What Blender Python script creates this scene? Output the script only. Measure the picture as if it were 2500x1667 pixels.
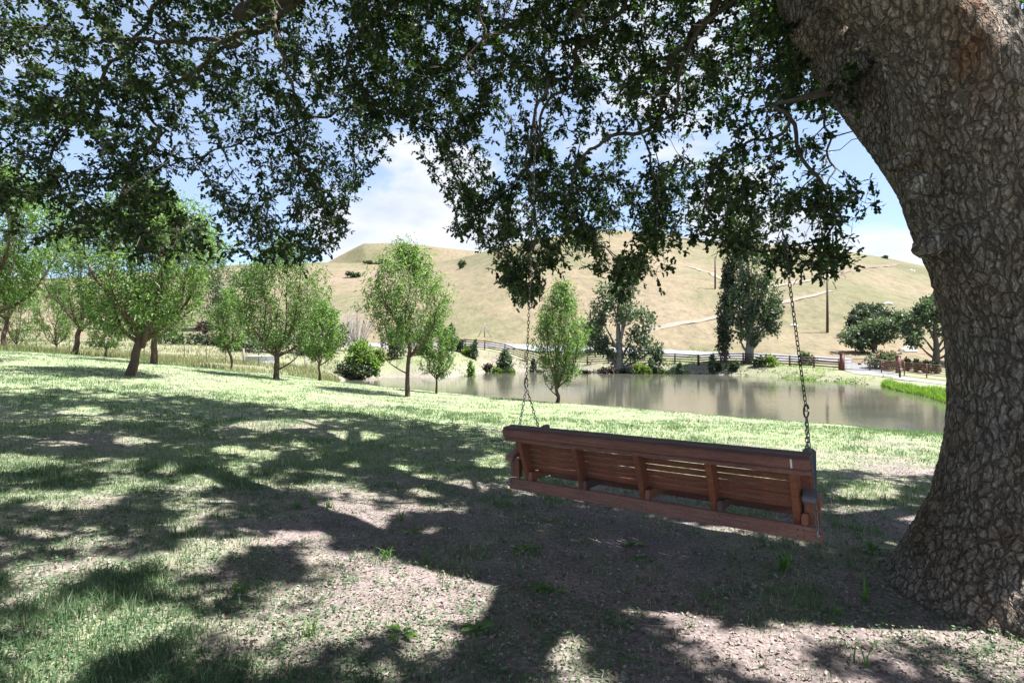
import bpy, bmesh, math, random
import numpy as np
from mathutils import Vector, Matrix

for _o in list(bpy.data.objects):
    bpy.data.objects.remove(_o)
scn = bpy.context.scene
COL = scn.collection
F, HY, CX, EYE = 1400.0, 833.5, 1250.0, 1.55      # focal length in photo pixels, horizon row, centre column, eye height

# ------------------------------------------------------------------ camera
cam_data = bpy.data.cameras.new('camera')
cam_data.sensor_width = 36.0
cam_data.lens = 36.0 * F / 2500.0
cam_data.clip_start = 0.05
cam_data.clip_end = 9000.0
cam = bpy.data.objects.new('camera', cam_data)
COL.objects.link(cam)
cam.location = (0, 0, EYE)
cam.rotation_euler = (math.radians(90), 0, 0)
scn.camera = cam

# ------------------------------------------------------------------ light
SUN_EL, SUN_AZ = math.radians(62), math.radians(93)      # azimuth measured from +Y towards +X
SUN = np.array([math.cos(SUN_EL) * math.sin(SUN_AZ), math.cos(SUN_EL) * math.cos(SUN_AZ), math.sin(SUN_EL)])
world = bpy.data.worlds.new('World')
scn.world = world
world.use_nodes = True
wn, wl = world.node_tree.nodes, world.node_tree.links
wn.clear()
w_out = wn.new('ShaderNodeOutputWorld')
w_bg = wn.new('ShaderNodeBackground')
w_bg.inputs['Strength'].default_value = 0.10
w_sky = wn.new('ShaderNodeTexSky')
w_sky.sky_type = 'NISHITA'
w_sky.sun_disc = False
w_sky.sun_elevation = SUN_EL
w_sky.sun_rotation = SUN_AZ
w_sky.air_density = 0.5
w_sky.dust_density = .1
w_sky.ozone_density = 1.5
# clouds: soft cumulus, thicker low over the hills
w_tc = wn.new('ShaderNodeTexCoord')
w_map = wn.new('ShaderNodeMapping')
w_map.inputs['Scale'].default_value = (1.0, 1.0, 2.4)
w_map.inputs['Location'].default_value = (11.47, 17.53, 21.7)
wl.new(w_tc.outputs['Generated'], w_map.inputs['Vector'])
w_noise = wn.new('ShaderNodeTexNoise')
w_noise.inputs['Scale'].default_value = 2.6
w_noise.inputs['Detail'].default_value = 9
w_noise.inputs['Roughness'].default_value = 0.52
w_noise.inputs['Distortion'].default_value = 0.15
wl.new(w_map.outputs['Vector'], w_noise.inputs['Vector'])
w_ramp = wn.new('ShaderNodeValToRGB')
w_ramp.color_ramp.interpolation = 'EASE'
w_ramp.color_ramp.elements[0].position = 0.50
w_ramp.color_ramp.elements[1].position = 0.585
wl.new(w_noise.outputs['Fac'], w_ramp.inputs['Fac'])
w_n2 = wn.new('ShaderNodeTexNoise')
w_n2.inputs['Scale'].default_value = 9.0
w_n2.inputs['Detail'].default_value = 6
wl.new(w_map.outputs['Vector'], w_n2.inputs['Vector'])
w_cc = wn.new('ShaderNodeValToRGB')
w_cc.color_ramp.elements[0].position = 0.3
w_cc.color_ramp.elements[0].color = (2.2, 2.4, 2.75, 1)
w_cc.color_ramp.elements[1].position = 0.585
w_cc.color_ramp.elements[1].color = (2.95, 3.0, 3.15, 1)
wl.new(w_n2.outputs['Fac'], w_cc.inputs['Fac'])
w_mul = wn.new('ShaderNodeMath')
w_mul.operation = 'MULTIPLY'
w_mul.inputs[1].default_value = 0.9
wl.new(w_ramp.outputs['Color'], w_mul.inputs[0])
w_veil = wn.new('ShaderNodeMixRGB')          # thin high haze over the whole sky
w_veil.inputs['Fac'].default_value = 0.45
w_veil.inputs['Color2'].default_value = (2.1, 2.5, 3.0, 1)
wl.new(w_sky.outputs['Color'], w_veil.inputs['Color1'])
w_mix = wn.new('ShaderNodeMixRGB')
wl.new(w_mul.outputs[0], w_mix.inputs['Fac'])
wl.new(w_veil.outputs['Color'], w_mix.inputs['Color1'])
wl.new(w_cc.outputs['Color'], w_mix.inputs['Color2'])
wl.new(w_mix.outputs['Color'], w_bg.inputs['Color'])
wl.new(w_bg.outputs[0], w_out.inputs['Surface'])

sun_data = bpy.data.lights.new('sun', 'SUN')
sun_data.energy = 4.9
sun_data.angle = math.radians(0.53)
sun_data.color = (1.0, 0.965, 0.915)
sun = bpy.data.objects.new('sun', sun_data)
COL.objects.link(sun)
sun.rotation_euler = Vector(-SUN).to_track_quat('-Z', 'Y').to_euler()

scn.view_settings.view_transform = 'Standard'
scn.view_settings.look = 'None'
scn.view_settings.gamma = 1.0
scn.view_settings.use_curve_mapping = False
scn.view_settings.exposure = 1.85
scn.cycles.use_denoising = True
scn.cycles.max_bounces = 8
scn.cycles.diffuse_bounces = 4
scn.cycles.glossy_bounces = 3
scn.cycles.transmission_bounces = 6
scn.cycles.sample_clamp_indirect = 8.0

# ------------------------------------------------------------------ helpers
def rng(s):
    return np.random.default_rng(s)

def _hash(ix, iy, seed):
    h = (ix.astype(np.int64) * 374761393 + iy.astype(np.int64) * 668265263 + seed * 974634777) & 0xFFFFFFFF
    h = ((h ^ (h >> 13)) * 1274126177) & 0xFFFFFFFF
    h = h ^ (h >> 16)
    return (h & 0xFFFFFF) / float(0xFFFFFF)

def vnoise(x, y, seed=0):
    x, y = np.asarray(x, float), np.asarray(y, float)
    ix, iy = np.floor(x), np.floor(y)
    fx, fy = x - ix, y - iy
    fx, fy = fx * fx * (3 - 2 * fx), fy * fy * (3 - 2 * fy)
    a = _hash(ix, iy, seed); b = _hash(ix + 1, iy, seed)
    c = _hash(ix, iy + 1, seed); d = _hash(ix + 1, iy + 1, seed)
    return (a * (1 - fx) + b * fx) * (1 - fy) + (c * (1 - fx) + d * fx) * fy

def fbm(x, y, seed=0, octs=4):
    s, a, t = 0.0, 1.0, 0.0
    for o in range(octs):
        s = s + a * vnoise(np.asarray(x) * 2 ** o + 17.3 * o, np.asarray(y) * 2 ** o - 9.1 * o, seed + o)
        t += a
        a *= 0.5
    return s / t

def sstep(a, b, x):
    t = np.clip((np.asarray(x, float) - a) / (b - a), 0, 1)
    return t * t * (3 - 2 * t)

def P(px, py, d):
    return np.array([(px - CX) / F * d, d, EYE + (HY - py) / F * d])

def mk(name, V, Fc, mat, parent=None, rnd=None, smooth=False, attrs=None):
    """One mesh object from numpy arrays (all faces with the same number of corners)."""
    V = np.asarray(V, np.float32); Fc = np.asarray(Fc, np.int32)
    me = bpy.data.meshes.new(name)
    n, (m, k) = len(V), Fc.shape
    me.vertices.add(n); me.vertices.foreach_set('co', V.ravel())
    me.loops.add(m * k); me.loops.foreach_set('vertex_index', Fc.ravel())
    me.polygons.add(m)
    me.polygons.foreach_set('loop_start', np.arange(0, m * k, k, dtype=np.int32))
    if smooth:
        me.polygons.foreach_set('use_smooth', np.ones(m, dtype=bool))
    if rnd is not None:
        at = me.attributes.new('rnd', 'FLOAT', 'POINT')
        at.data.foreach_set('value', np.asarray(rnd, np.float32))
    for key, val in (attrs or {}).items():
        at = me.attributes.new(key, 'FLOAT', 'POINT')
        at.data.foreach_set('value', np.asarray(val, np.float32))
    me.update(calc_edges=True)
    if mat is not None:
        me.materials.append(mat)
    o = bpy.data.objects.new(name, me)
    COL.objects.link(o)
    if parent is not None:
        o.parent = parent
    return o

def tag(o, label=None, cat=None, group=None, kind=None):
    if label: o['label'] = label
    if cat: o['category'] = cat
    if group: o['group'] = group
    if kind: o['kind'] = kind
    return o

def thing(name, label, cat, loc=(0, 0, 0), group=None):
    o = bpy.data.objects.new(name, None)
    COL.objects.link(o)
    o.location = loc
    o.empty_display_size = 0.2
    return tag(o, label, cat, group)

class MB:
    """Collects quads (boxes, tubes, prisms) for one mesh."""
    def __init__(self):
        self.v, self.f, self.n = [], [], 0
    def add(self, V, Fc):
        V = np.asarray(V, float)
        self.v.append(V); self.f.append(np.asarray(Fc) + self.n); self.n += len(V)
    def box(self, c, size, R=None):
        s = np.asarray(size) / 2.0
        V = np.array([[x, y, z] for x in (-1, 1) for y in (-1, 1) for z in (-1, 1)], float) * s
        if R is not None:
            V = V @ np.asarray(R).T
        self.add(V + np.asarray(c), [[0, 1, 3, 2], [4, 6, 7, 5], [0, 4, 5, 1], [2, 3, 7, 6], [0, 2, 6, 4], [1, 5, 7, 3]])
    def tube(self, pts, rad, sides=6, cap=True, wob=0.0, rg=None):
        V, Fc = tube_geo(pts, rad, sides, cap, wob, rg)
        self.add(V, Fc)
    def build(self, name, mat, parent=None, smooth=False, rnd=None):
        return mk(name, np.concatenate(self.v), np.concatenate(self.f), mat, parent, rnd, smooth)

def tube_geo(pts, rad, sides=6, cap=True, wob=0.0, rg=None):
    pts = np.asarray(pts, float)
    n = len(pts)
    rad = np.broadcast_to(np.asarray(rad, float), (n,))
    T = np.gradient(pts, axis=0) if n > 2 else np.repeat((pts[1] - pts[0])[None], 2, 0)
    T = T / np.maximum(np.linalg.norm(T, axis=1, keepdims=True), 1e-9)
    up = np.array([0, 0, 1.0]) if abs(T[0, 2]) < 0.9 else np.array([1.0, 0, 0])
    u = np.cross(T[0], up); u /= np.linalg.norm(u)
    ang = np.linspace(0, 2 * np.pi, sides, endpoint=False)
    V = np.empty((n, sides, 3))
    for i in range(n):
        u = u - T[i] * (u @ T[i])
        u /= max(np.linalg.norm(u), 1e-9)
        w = np.cross(T[i], u)
        r = rad[i]
        rr = r if wob == 0 or rg is None else r * (1 + wob * rg.uniform(-1, 1, sides))[:, None]
        V[i] = pts[i] + (np.cos(ang)[:, None] * u + np.sin(ang)[:, None] * w) * rr
    V = V.reshape(-1, 3)
    i, j = np.meshgrid(np.arange(n - 1), np.arange(sides), indexing='ij')
    a = i * sides + j; b = i * sides + (j + 1) % sides
    Fc = np.stack([a, b, b + sides, a + sides], -1).reshape(-1, 4)
    if cap:
        c0, c1 = len(V), len(V) + 1
        V = np.vstack([V, pts[0], pts[-1]])
        js = np.arange(0, sides - 1, 2)
        e = []
        for j in range(0, sides, 2):
            e.append([c0, (j + 2) % sides, (j + 1) % sides, j])
            b0 = (n - 1) * sides
            e.append([c1, b0 + j, b0 + (j + 1) % sides, b0 + (j + 2) % sides])
        Fc = np.vstack([Fc, e])
    return V, Fc

def resample(poly, step):
    poly = np.asarray(poly, float)
    seg = np.linalg.norm(np.diff(poly[:, :3], axis=0), axis=1)
    s = np.concatenate([[0], np.cumsum(seg)])
    n = max(2, int(round(s[-1] / step)) + 1)
    t = np.linspace(0, s[-1], n)
    # smooth (Catmull-Rom like) interpolation through the control points
    out = np.empty((n, poly.shape[1]))
    for k in range(poly.shape[1]):
        y = poly[:, k]
        m = np.gradient(y, s) if len(s) > 2 else np.full(len(s), (y[-1] - y[0]) / max(s[-1], 1e-9))
        idx = np.clip(np.searchsorted(s, t, side='right') - 1, 0, len(s) - 2)
        h = s[idx + 1] - s[idx]
        tt = (t - s[idx]) / h
        out[:, k] = ((2 * tt ** 3 - 3 * tt ** 2 + 1) * y[idx] + (tt ** 3 - 2 * tt ** 2 + tt) * h * m[idx]
                     + (-2 * tt ** 3 + 3 * tt ** 2) * y[idx + 1] + (tt ** 3 - tt ** 2) * h * m[idx + 1])
    return out

# ------------------------------------------------------------------ materials
def new_mat(name):
    m = bpy.data.materials.new(name)
    m.use_nodes = True
    nt = m.node_tree
    b = nt.nodes['Principled BSDF']
    return m, nt.nodes, nt.links, b

def ramp(nodes, stops, interp='LINEAR'):
    r = nodes.new('ShaderNodeValToRGB')
    r.color_ramp.interpolation = interp
    while len(r.color_ramp.elements) < len(stops):
        r.color_ramp.elements.new(0.5)
    for e, (p, c) in zip(r.color_ramp.elements, stops):
        e.position = p
        e.color = (*c, 1)
    return r

def noise_node(nodes, links, scale, detail=4, rough=0.55, vec=None, scale_vec=None):
    n = nodes.new('ShaderNodeTexNoise')
    n.inputs['Scale'].default_value = scale
    n.inputs['Detail'].default_value = detail
    n.inputs['Roughness'].default_value = rough
    if vec is not None:
        if scale_vec is not None:
            mp = nodes.new('ShaderNodeMapping')
            mp.inputs['Scale'].default_value = scale_vec
            links.new(vec, mp.inputs['Vector'])
            vec = mp.outputs['Vector']
        links.new(vec, n.inputs['Vector'])
    return n

def bump(nodes, links, height, bsdf, strength=0.4, dist=0.01):
    b = nodes.new('ShaderNodeBump')
    b.inputs['Strength'].default_value = strength
    b.inputs['Distance'].default_value = dist
    links.new(height, b.inputs['Height'])
    links.new(b.outputs['Normal'], bsdf.inputs['Normal'])
    return b

def mix(nodes, links, fac, a, b, mode='MIX'):
    m = nodes.new('ShaderNodeMixRGB')
    m.blend_type = mode
    for sock, v in ((m.inputs['Fac'], fac), (m.inputs['Color1'], a), (m.inputs['Color2'], b)):
        if hasattr(v, 'is_linked'):
            links.new(v, sock)
        elif isinstance(v, (int, float)):
            sock.default_value = v
        else:
            sock.default_value = (*v, 1)
    return m.outputs['Color']

def attr(nodes, name):
    a = nodes.new('ShaderNodeAttribute')
    a.attribute_name = name
    return a.outputs['Fac']

def leaf_mat(name, stops, trans=0.35, tcol=None, rough=0.55, spec=0.35):
    m, nd, lk, b = new_mat(name)
    r = ramp(nd, stops)
    lk.new(attr(nd, 'rnd'), r.inputs['Fac'])
    lk.new(r.outputs['Color'], b.inputs['Base Color'])
    b.inputs['Roughness'].default_value = rough
    b.inputs['Specular IOR Level'].default_value = spec
    t = nd.new('ShaderNodeBsdfTranslucent')
    tc = mix(nd, lk, 1.0, r.outputs['Color'], tcol or (1.6, 2.0, 0.7), 'MULTIPLY')
    lk.new(tc, t.inputs['Color'])
    ms = nd.new('ShaderNodeMixShader')
    ms.inputs['Fac'].default_value = trans
    lk.new(b.outputs[0], ms.inputs[1])
    lk.new(t.outputs[0], ms.inputs[2])
    lk.new(ms.outputs[0], nd['Material Output'].inputs['Surface'])
    return m

def plain(name, col, rough=0.6, metal=0.0, var=0.25, scale=20, bmp=0.2, bdist=0.004, stretch=None):
    m, nd, lk, b = new_mat(name)
    tc = nd.new('ShaderNodeTexCoord')
    n = noise_node(nd, lk, scale, 5, 0.6, tc.outputs['Object'], stretch)
    c = np.array(col)
    r = ramp(nd, [(0.25, tuple(c * (1 - var))), (0.75, tuple(np.minimum(c * (1 + var), 1)))])
    lk.new(n.outputs['Fac'], r.inputs['Fac'])
    lk.new(r.outputs['Color'], b.inputs['Base Color'])
    b.inputs['Roughness'].default_value = rough
    b.inputs['Metallic'].default_value = metal
    if bmp:
        bump(nd, lk, n.outputs['Fac'], b, bmp, bdist)
    return m

def bark_mat(name, c0, c1, scale=14, stretch=(1, 1, 0.4), strength=0.8, dist=0.012):
    m, nd, lk, b = new_mat(name)
    tc = nd.new('ShaderNodeTexCoord')
    n = noise_node(nd, lk, scale, 7, 0.65, tc.outputs['Object'], stretch)
    n2 = noise_node(nd, lk, 2.3, 3, 0.5, tc.outputs['Object'])
    r = ramp(nd, [(0.3, c0), (0.7, c1)])
    lk.new(n.outputs['Fac'], r.inputs['Fac'])
    c = mix(nd, lk, n2.outputs['Fac'], r.outputs['Color'], tuple(np.array(c0) * 0.8 + np.array(c1) * 0.3))
    lk.new(c, b.inputs['Base Color'])
    b.inputs['Roughness'].default_value = 0.9
    b.inputs['Specular IOR Level'].default_value = 0.2
    bump(nd, lk, n.outputs['Fac'], b, strength, dist)
    return m

# ------------------------------------------------------------------ terrain
ZW = -2.16                                   # pond level
_ctrl = [(0, 0, 0), (0, 3, -.02), (-3, 2, .13), (3, 2, -.12), (3.4, 3.8, -.17), (-6, 5, .30), (0, 8, -.1), (6, 7, -.30),
         (-5, 10, .2), (0, -8, .1), (-10, -6, .5), (10, -6, -.4), (-12, 0, .62), (14, 0, -.5), (14, 10, -.55),
         (40, 30, -1.5), (50, 55, -1.5), (-50, 30, 1.5), (-60, 60, 1.8), (40, 0, -.8), (-40, 0, 1.2), (0, -40, .5), (70, 70, -1.2)]
for px, py, d in [(995, 967, 18.6), (1360, 980, 20), (674, 925, 20), (316, 918, 15.5), (780, 929, 24), (1065, 959, 22),
                  (565, 905, 27), (376, 887, 22), (258, 871, 30), (180, 865, 30), (138, 862, 33), (40, 853, 36), (11, 849, 33),
                  (1700, 1010, 16.5), (2100, 1050, 13), (2330, 1075, 11.5), (500, 880, 45), (300, 862, 50), (100, 845, 60),
                  (700, 890, 45), (800, 895, 60), (870, 903, 57), (600, 840, 82), (300, 835, 82), (50, 830, 82), (900, 860, 76),
                  (1131, 851, 72), (1131, 849, 77), (1250, 856, 74), (1040, 852, 78), (1422, 868, 70), (1704, 883, 66), (1926, 896, 61), (2060, 909, 57), (2200, 926, 50), (2348, 936, 48)]:
    _ctrl.append(tuple(P(px, py, d)))
_ctrl = np.array(_ctrl)

def _tps(r2):
    return 0.5 * r2 * np.log(np.maximum(r2, 1e-9))

def _fit(c):
    n = len(c)
    xy = c[:, :2] / 10.0
    K = _tps(((xy[:, None] - xy[None]) ** 2).sum(-1)) + np.eye(n) * 0.02
    Q = np.hstack([np.ones((n, 1)), xy])
    A = np.zeros((n + 3, n + 3))
    A[:n, :n] = K; A[:n, n:] = Q; A[n:, :n] = Q.T
    return np.linalg.solve(A, np.concatenate([c[:, 2], [0, 0, 0]])), xy
_w, _cxy = _fit(_ctrl)

def land(x, y):
    x = np.clip(np.asarray(x, float), -85, 85); y = np.clip(np.asarray(y, float), -50, 90)
    q = np.stack([x.ravel(), y.ravel()], -1) / 10.0
    out = np.empty(len(q))
    for i in range(0, len(q), 20000):
        b = q[i:i + 20000]
        K = _tps(((b[:, None] - _cxy[None]) ** 2).sum(-1))
        out[i:i + 20000] = K @ _w[:len(_cxy)] + _w[-3] + b @ _w[-2:]
    return out.reshape(x.shape)

def shore(px, py):
    d = (EYE - ZW) * F / (py - HY)
    return ((px - CX) / F * d, d)
def at_d(px, d):
    return ((px - CX) / F * d, d)
_pond = [(at_d(2720, 17), 6), (at_d(2330, 18), 8), (at_d(2100, 20.5), 9), (at_d(1850, 23), 9), (at_d(1600, 26.5), 10), (at_d(1360, 30), 10),
         (at_d(1180, 32), 10), (at_d(1040, 35), 10), (at_d(930, 40), 9), (at_d(860, 47), 6), (shore(838, 930), 3), (shore(880, 924), 2.5),
         (shore(960, 921), 3), (shore(1050, 922), 3), (shore(1110, 921), 4), (shore(1150, 914), 4), (shore(1195, 908), 5), (shore(1320, 906), 5),
         (shore(1450, 908), 5), (shore(1700, 912), 4), (shore(1900, 922), 4), (shore(2050, 933), 3), (shore(2150, 942), 2.5), (shore(2187, 953), 2.5),
         (shore(2260, 968), 2.5), (shore(2349, 997), 3), (shore(2500, 1045), 3), (shore(2720, 1090), 4)]
_pp = np.array([p for p, _ in _pond]); _pw = np.array([w for _, w in _pond], float)

def pond_sd(x, y):
    """Signed distance to the shoreline (positive on land) and the bank width there."""
    x, y = np.asarray(x, float), np.asarray(y, float)
    sh = x.shape
    q = np.stack([x.ravel(), y.ravel()], -1)
    best = np.full(len(q), 1e9); W = np.full(len(q), 5.0); inside = np.zeros(len(q), bool)
    n = len(_pp)
    for i in range(n):
        a, b = _pp[i], _pp[(i + 1) % n]
        ab = b - a
        t = np.clip(((q - a) @ ab) / (ab @ ab), 0, 1)
        d = np.linalg.norm(q - (a + t[:, None] * ab), axis=1)
        m = d < best
        best[m] = d[m]
        W[m] = (_pw[i] * (1 - t) + _pw[(i + 1) % n] * t)[m]
        c = (a[1] > q[:, 1]) != (b[1] > q[:, 1])
        xi = a[0] + (q[:, 1] - a[1]) / (b[1] - a[1] + 1e-12) * ab[0]
        inside ^= c & (q[:, 0] < xi)
    best = np.where(inside, -best, best)
    best = best + (fbm(q[:, 0] * .45, q[:, 1] * .45, 71, 3) - .5) * 1.1 * sstep(30, 60, q[:, 1])
    return best.reshape(sh), W.reshape(sh)

_yf = np.array([(-400, 82), (600, 86), (900, 81), (1131, 75.5), (1422, 73), (1704, 69), (1926, 64), (2060, 60), (2350, 57), (3000, 54)], float)
_ridge = np.array([(-600, 700, 300), (0, 690, 300), (300, 672, 300), (509, 655, 300), (582, 645, 300), (760, 640, 300), (900, 642, 290), (1040, 640, 280),
                   (1120, 632, 270), (1220, 604, 262), (1350, 574, 256), (1500, 561, 250), (1600, 565, 245), (1665, 578, 240), (1730, 588, 236), (1900, 597, 230),
                   (2061, 613, 225), (2158, 629, 225), (2270, 652, 225), (2500, 700, 225), (2900, 750, 225)], float)
_mesa = np.array([(-600, 740), (700, 690), (780, 655), (850, 618), (889, 598), (983, 598), (1083, 610), (1200, 622), (1350, 650), (1700, 700), (3000, 760)], float)

def gz(x, y):
    x, y = np.asarray(x, float), np.asarray(y, float)
    z = land(x, y)
    near = np.hypot(x, y) < 40
    z = z + np.where(near, (fbm(x * .8, y * .8, 5, 3) - .5) * .10 + (fbm(x * 5, y * 5, 9, 2) - .5) * .025, (fbm(x * .3, y * .3, 6, 3) - .5) * .2)
    ys = np.maximum(y, 12.0)
    px = np.clip(CX + F * x / ys, -600, 3000)
    yf = np.interp(px, _yf[:, 0], _yf[:, 1])
    far = y > yf - 3
    if far.any():
        xf, yy, pf, y0 = x[far], y[far], px[far], yf[far]
        z0 = land((pf - CX) / F * y0, y0)
        R = np.interp(pf, _ridge[:, 0], _ridge[:, 2])
        zr = EYE + (HY - np.interp(pf, _ridge[:, 0], _ridge[:, 1])) / F * R
        t = (yy - y0) / (R - y0)
        g = np.where(t < 1, np.clip(t, 0, 1) ** 1.12 * 1.22 - .22 * np.clip(t, 0, 1) ** 2.4, 1 - .55 * np.clip(t - 1, 0, 1.3) ** 1.3)
        und = (fbm(xf * .018, yy * .018, 31, 3) - .5) * 7 * sstep(0.02, .35, t) * sstep(1.5, .8, t) + (fbm(xf * .12, yy * .12, 33, 4) - .5) * 1.3 * sstep(0, .1, t)
        und = und * (1 - .8 * sstep(.8, 1.0, t))
        zh = z0 + (zr - z0) * g + und
        zm = EYE + (HY - np.interp(pf, _mesa[:, 0], _mesa[:, 1])) / F * 430
        zm = zm * (sstep(300, 425, yy) - .5 * sstep(470, 700, yy)) + (fbm(xf * .02, yy * .02, 35, 2) - .5) * 2
        zh = np.where(yy > 290, np.maximum(zh, zm), zh)
        zh = np.where(yy > 1200, np.minimum(zh, 10), zh)
        k = sstep(-3, 5, yy - y0)
        z[far] = z[far] * (1 - k) + zh * k
    s, W = pond_sd(x, y)
    t = np.clip(s / W, 0, 1)
    out = np.maximum(z, ZW + .3)
    outside = (ZW - .06) + (out - ZW + .06) * (1 - (1 - t) ** 2)
    inside = ZW - .08 + np.maximum(s, -5) * .28
    m = (s < W) & (y > 10) & (y < 90)
    z = np.where(m, np.where(s > 0, outside, inside), z)
    return z

def gz1(x, y):
    return float(gz(np.array([x]), np.array([y]))[0])

def on_ground(px, d):
    x = (px - CX) / F * d
    return np.array([x, d, gz1(x, d)])

def hit(px, py, d0=40, d1=480):
    """Where the line of sight through a photo pixel meets the terrain."""
    d = np.geomspace(d0, d1, 900)
    x = (px - CX) / F * d
    z = EYE + (HY - py) / F * d
    g = gz(x, d)
    i = np.argmax(g > z)
    if not (g > z).any():
        i = len(d) - 1
    return np.array([x[i], d[i], g[i]])

def grass_cover(x, y):
    """How much of the ground is covered by grass: patchy under the oak, closed lawn beyond."""
    x, y = np.asarray(x, float), np.asarray(y, float)
    n = fbm(x * .55, y * .55, 41, 4) * 0.65 + fbm(x * 2.2, y * 2.2, 45, 3) * 0.35
    bare = 0.62 * np.exp(-(((x - 2.3) / 3.4) ** 2 + ((y - 3.1) / 2.2) ** 2)) + 0.38 * np.exp(-(((x - .2) / 2.2) ** 2 + ((y - 3.4) / 1.7) ** 2)) \
        + .16 * np.exp(-(((x + 1) / 6) ** 2 + ((y - 4) / 6) ** 2))
    lawn = 0.36 * sstep(6.5, 13, y) + .15 * sstep(-2.5, -6, x)
    strip = 0.35 * np.exp(-((y - 9.3 + .25 * x) / .5) ** 2) * sstep(2, 6, x)
    return np.clip((n - .5) * 2.6 + .58 - .85 * bare + lawn - strip, 0, 1)

def build_ground():
    fr = np.radians(np.arange(-52, 52.01, .3))
    bk = np.radians(np.arange(54, 306.01, 2.5))
    az = np.concatenate([fr, bk])
    rr = np.concatenate([[.02], np.geomspace(.3, 6000, 285)])
    A, R = np.meshgrid(az, rr)
    # front half: lay rings by depth so that ridges keep their image position
    X = R * np.sin(A); Y = R * np.cos(A)
    Z = gz(X, Y)
    Z = np.where(R > 1500, np.minimum(Z, 2), Z)
    n, m = X.shape
    i, j = np.meshgrid(np.arange(n - 1), np.arange(m), indexing='ij')
    a = i * m + j; b = i * m + (j + 1) % m
    Fc = np.stack([a, a + m, b + m, b], -1).reshape(-1, 4)
    x, y = X.ravel(), Y.ravel()
    s, W = pond_sd(x, y)
    px = CX + F * x / np.maximum(y, 12)
    yf = np.interp(np.clip(px, -600, 3000), _yf[:, 0], _yf[:, 1])
    hill = sstep(-1, 4, y - yf)
    field = .75 * sstep(24, 30, y) * sstep(900, 760, px) * (.35 + .65 * fbm(x * .08, y * .08, 51, 3))
    dry = np.clip(np.maximum(hill, field), 0, 1)
    dry = np.maximum(dry, .5 * sstep(42, 50, y))
    bank = np.where((y > 35) | (x > 14), sstep(1.9, .3, s + (fbm(x * .5, y * .5, 53, 3) - .5) * 2.5) * sstep(2350, 1150, px), 0)
    bank = np.where(s < .15, np.maximum(bank, .8), bank)
    # pale bare strip along the far fence
    gap = yf - y
    bare_far = sstep(7, 4, gap) * sstep(.5, 2, gap) * sstep(1500, 1250, px) * (y > 50)
    cov = grass_cover(x, y)
    cov = np.where(y > 30, .72 + .28 * fbm(x * .2, y * .2, 57, 3), cov)
    cov = np.clip(cov - bare_far * .5, 0, 1)
    o = mk('ground', np.stack([x, y, Z.ravel()], -1), Fc, M_ground, smooth=True, attrs={'cov': cov, 'dry': dry, 'bank': bank})
    tag(o, kind='structure')

def ground_material():
    m, nd, lk, b = new_mat('ground')
    tc = nd.new('ShaderNodeTexCoord')
    oc = tc.outputs['Object']
    nf = noise_node(nd, lk, 45, 8, 0.7, oc)
    nm = noise_node(nd, lk, 3.0, 6, 0.6, oc)
    nl = noise_node(nd, lk, .35, 5, 0.6, oc)
    soil_a = ramp(nd, [(.28, (.090, .075, .076)), (.5, (.20, .168, .166)), (.74, (.39, .345, .335))])
    lk.new(nf.outputs['Fac'], soil_a.inputs['Fac'])
    soil_b = ramp(nd, [(.3, (.72, .70, .70)), (.7, (1.12, 1.08, 1.04))])
    lk.new(nm.outputs['Fac'], soil_b.inputs['Fac'])
    soil = mix(nd, lk, 1, soil_a.outputs['Color'], soil_b.outputs['Color'], 'MULTIPLY')
    lawn_a = ramp(nd, [(.3, (.11, .145, .085)), (.55, (.205, .238, .155)), (.8, (.325, .34, .245))])
    lk.new(nf.outputs['Fac'], lawn_a.inputs['Fac'])
    lawn_b = ramp(nd, [(.32, (.80, .95, .80)), (.68, (1.35, 1.22, 1.1))])
    lk.new(nm.outputs['Fac'], lawn_b.inputs['Fac'])
    lawn = mix(nd, lk, 1, lawn_a.outputs['Color'], lawn_b.outputs['Color'], 'MULTIPLY')
    c1 = mix(nd, lk, attr(nd, 'cov'), soil, lawn)
    # dry hill grass
    nb = noise_node(nd, lk, .022, 6, .62, oc, (1, .55, 1))
    ns = noise_node(nd, lk, .5, 7, .7, oc, (1, .35, 1))
    hill_a = ramp(nd, [(.30, (.088, .090, .047)), (.45, (.126, .117, .070)), (.56, (.164, .134, .092)), (.7, (.172, .136, .102))])
    lk.new(nb.outputs['Fac'], hill_a.inputs['Fac'])
    hill_b = ramp(nd, [(.3, (.68, .70, .66)), (.5, (1, 1, 1)), (.72, (1.22, 1.18, 1.12))])
    lk.new(ns.outputs['Fac'], hill_b.inputs['Fac'])
    hill = mix(nd, lk, 1, hill_a.outputs['Color'], hill_b.outputs['Color'], 'MULTIPLY')
    ng = noise_node(nd, lk, 1.6, 8, .8, oc, (1, .4, 1))
    hill_c = ramp(nd, [(.3, (.62, .66, .60)), (.52, (1, 1, 1)), (.72, (1.3, 1.26, 1.2))])
    lk.new(ng.outputs['Fac'], hill_c.inputs['Fac'])
    hill = mix(nd, lk, 1, hill, hill_c.outputs['Color'], 'MULTIPLY')
    c2 = mix(nd, lk, attr(nd, 'dry'), c1, hill)
    bk = ramp(nd, [(.3, (.11, .095, .08)), (.5, (.19, .17, .145)), (.7, (.30, .275, .245))])
    nk = noise_node(nd, lk, 5, 6, .75, oc)
    lk.new(nk.outputs['Fac'], bk.inputs['Fac'])
    c3 = mix(nd, lk, attr(nd, 'bank'), c2, bk.outputs['Color'])
    lk.new(c3, b.inputs['Base Color'])
    b.inputs['Roughness'].default_value = .95
    b.inputs['Specular IOR Level'].default_value = .15
    bump(nd, lk, nf.outputs['Fac'], b, .7, .02)
    return m
M_ground = ground_material()
build_ground()

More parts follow.
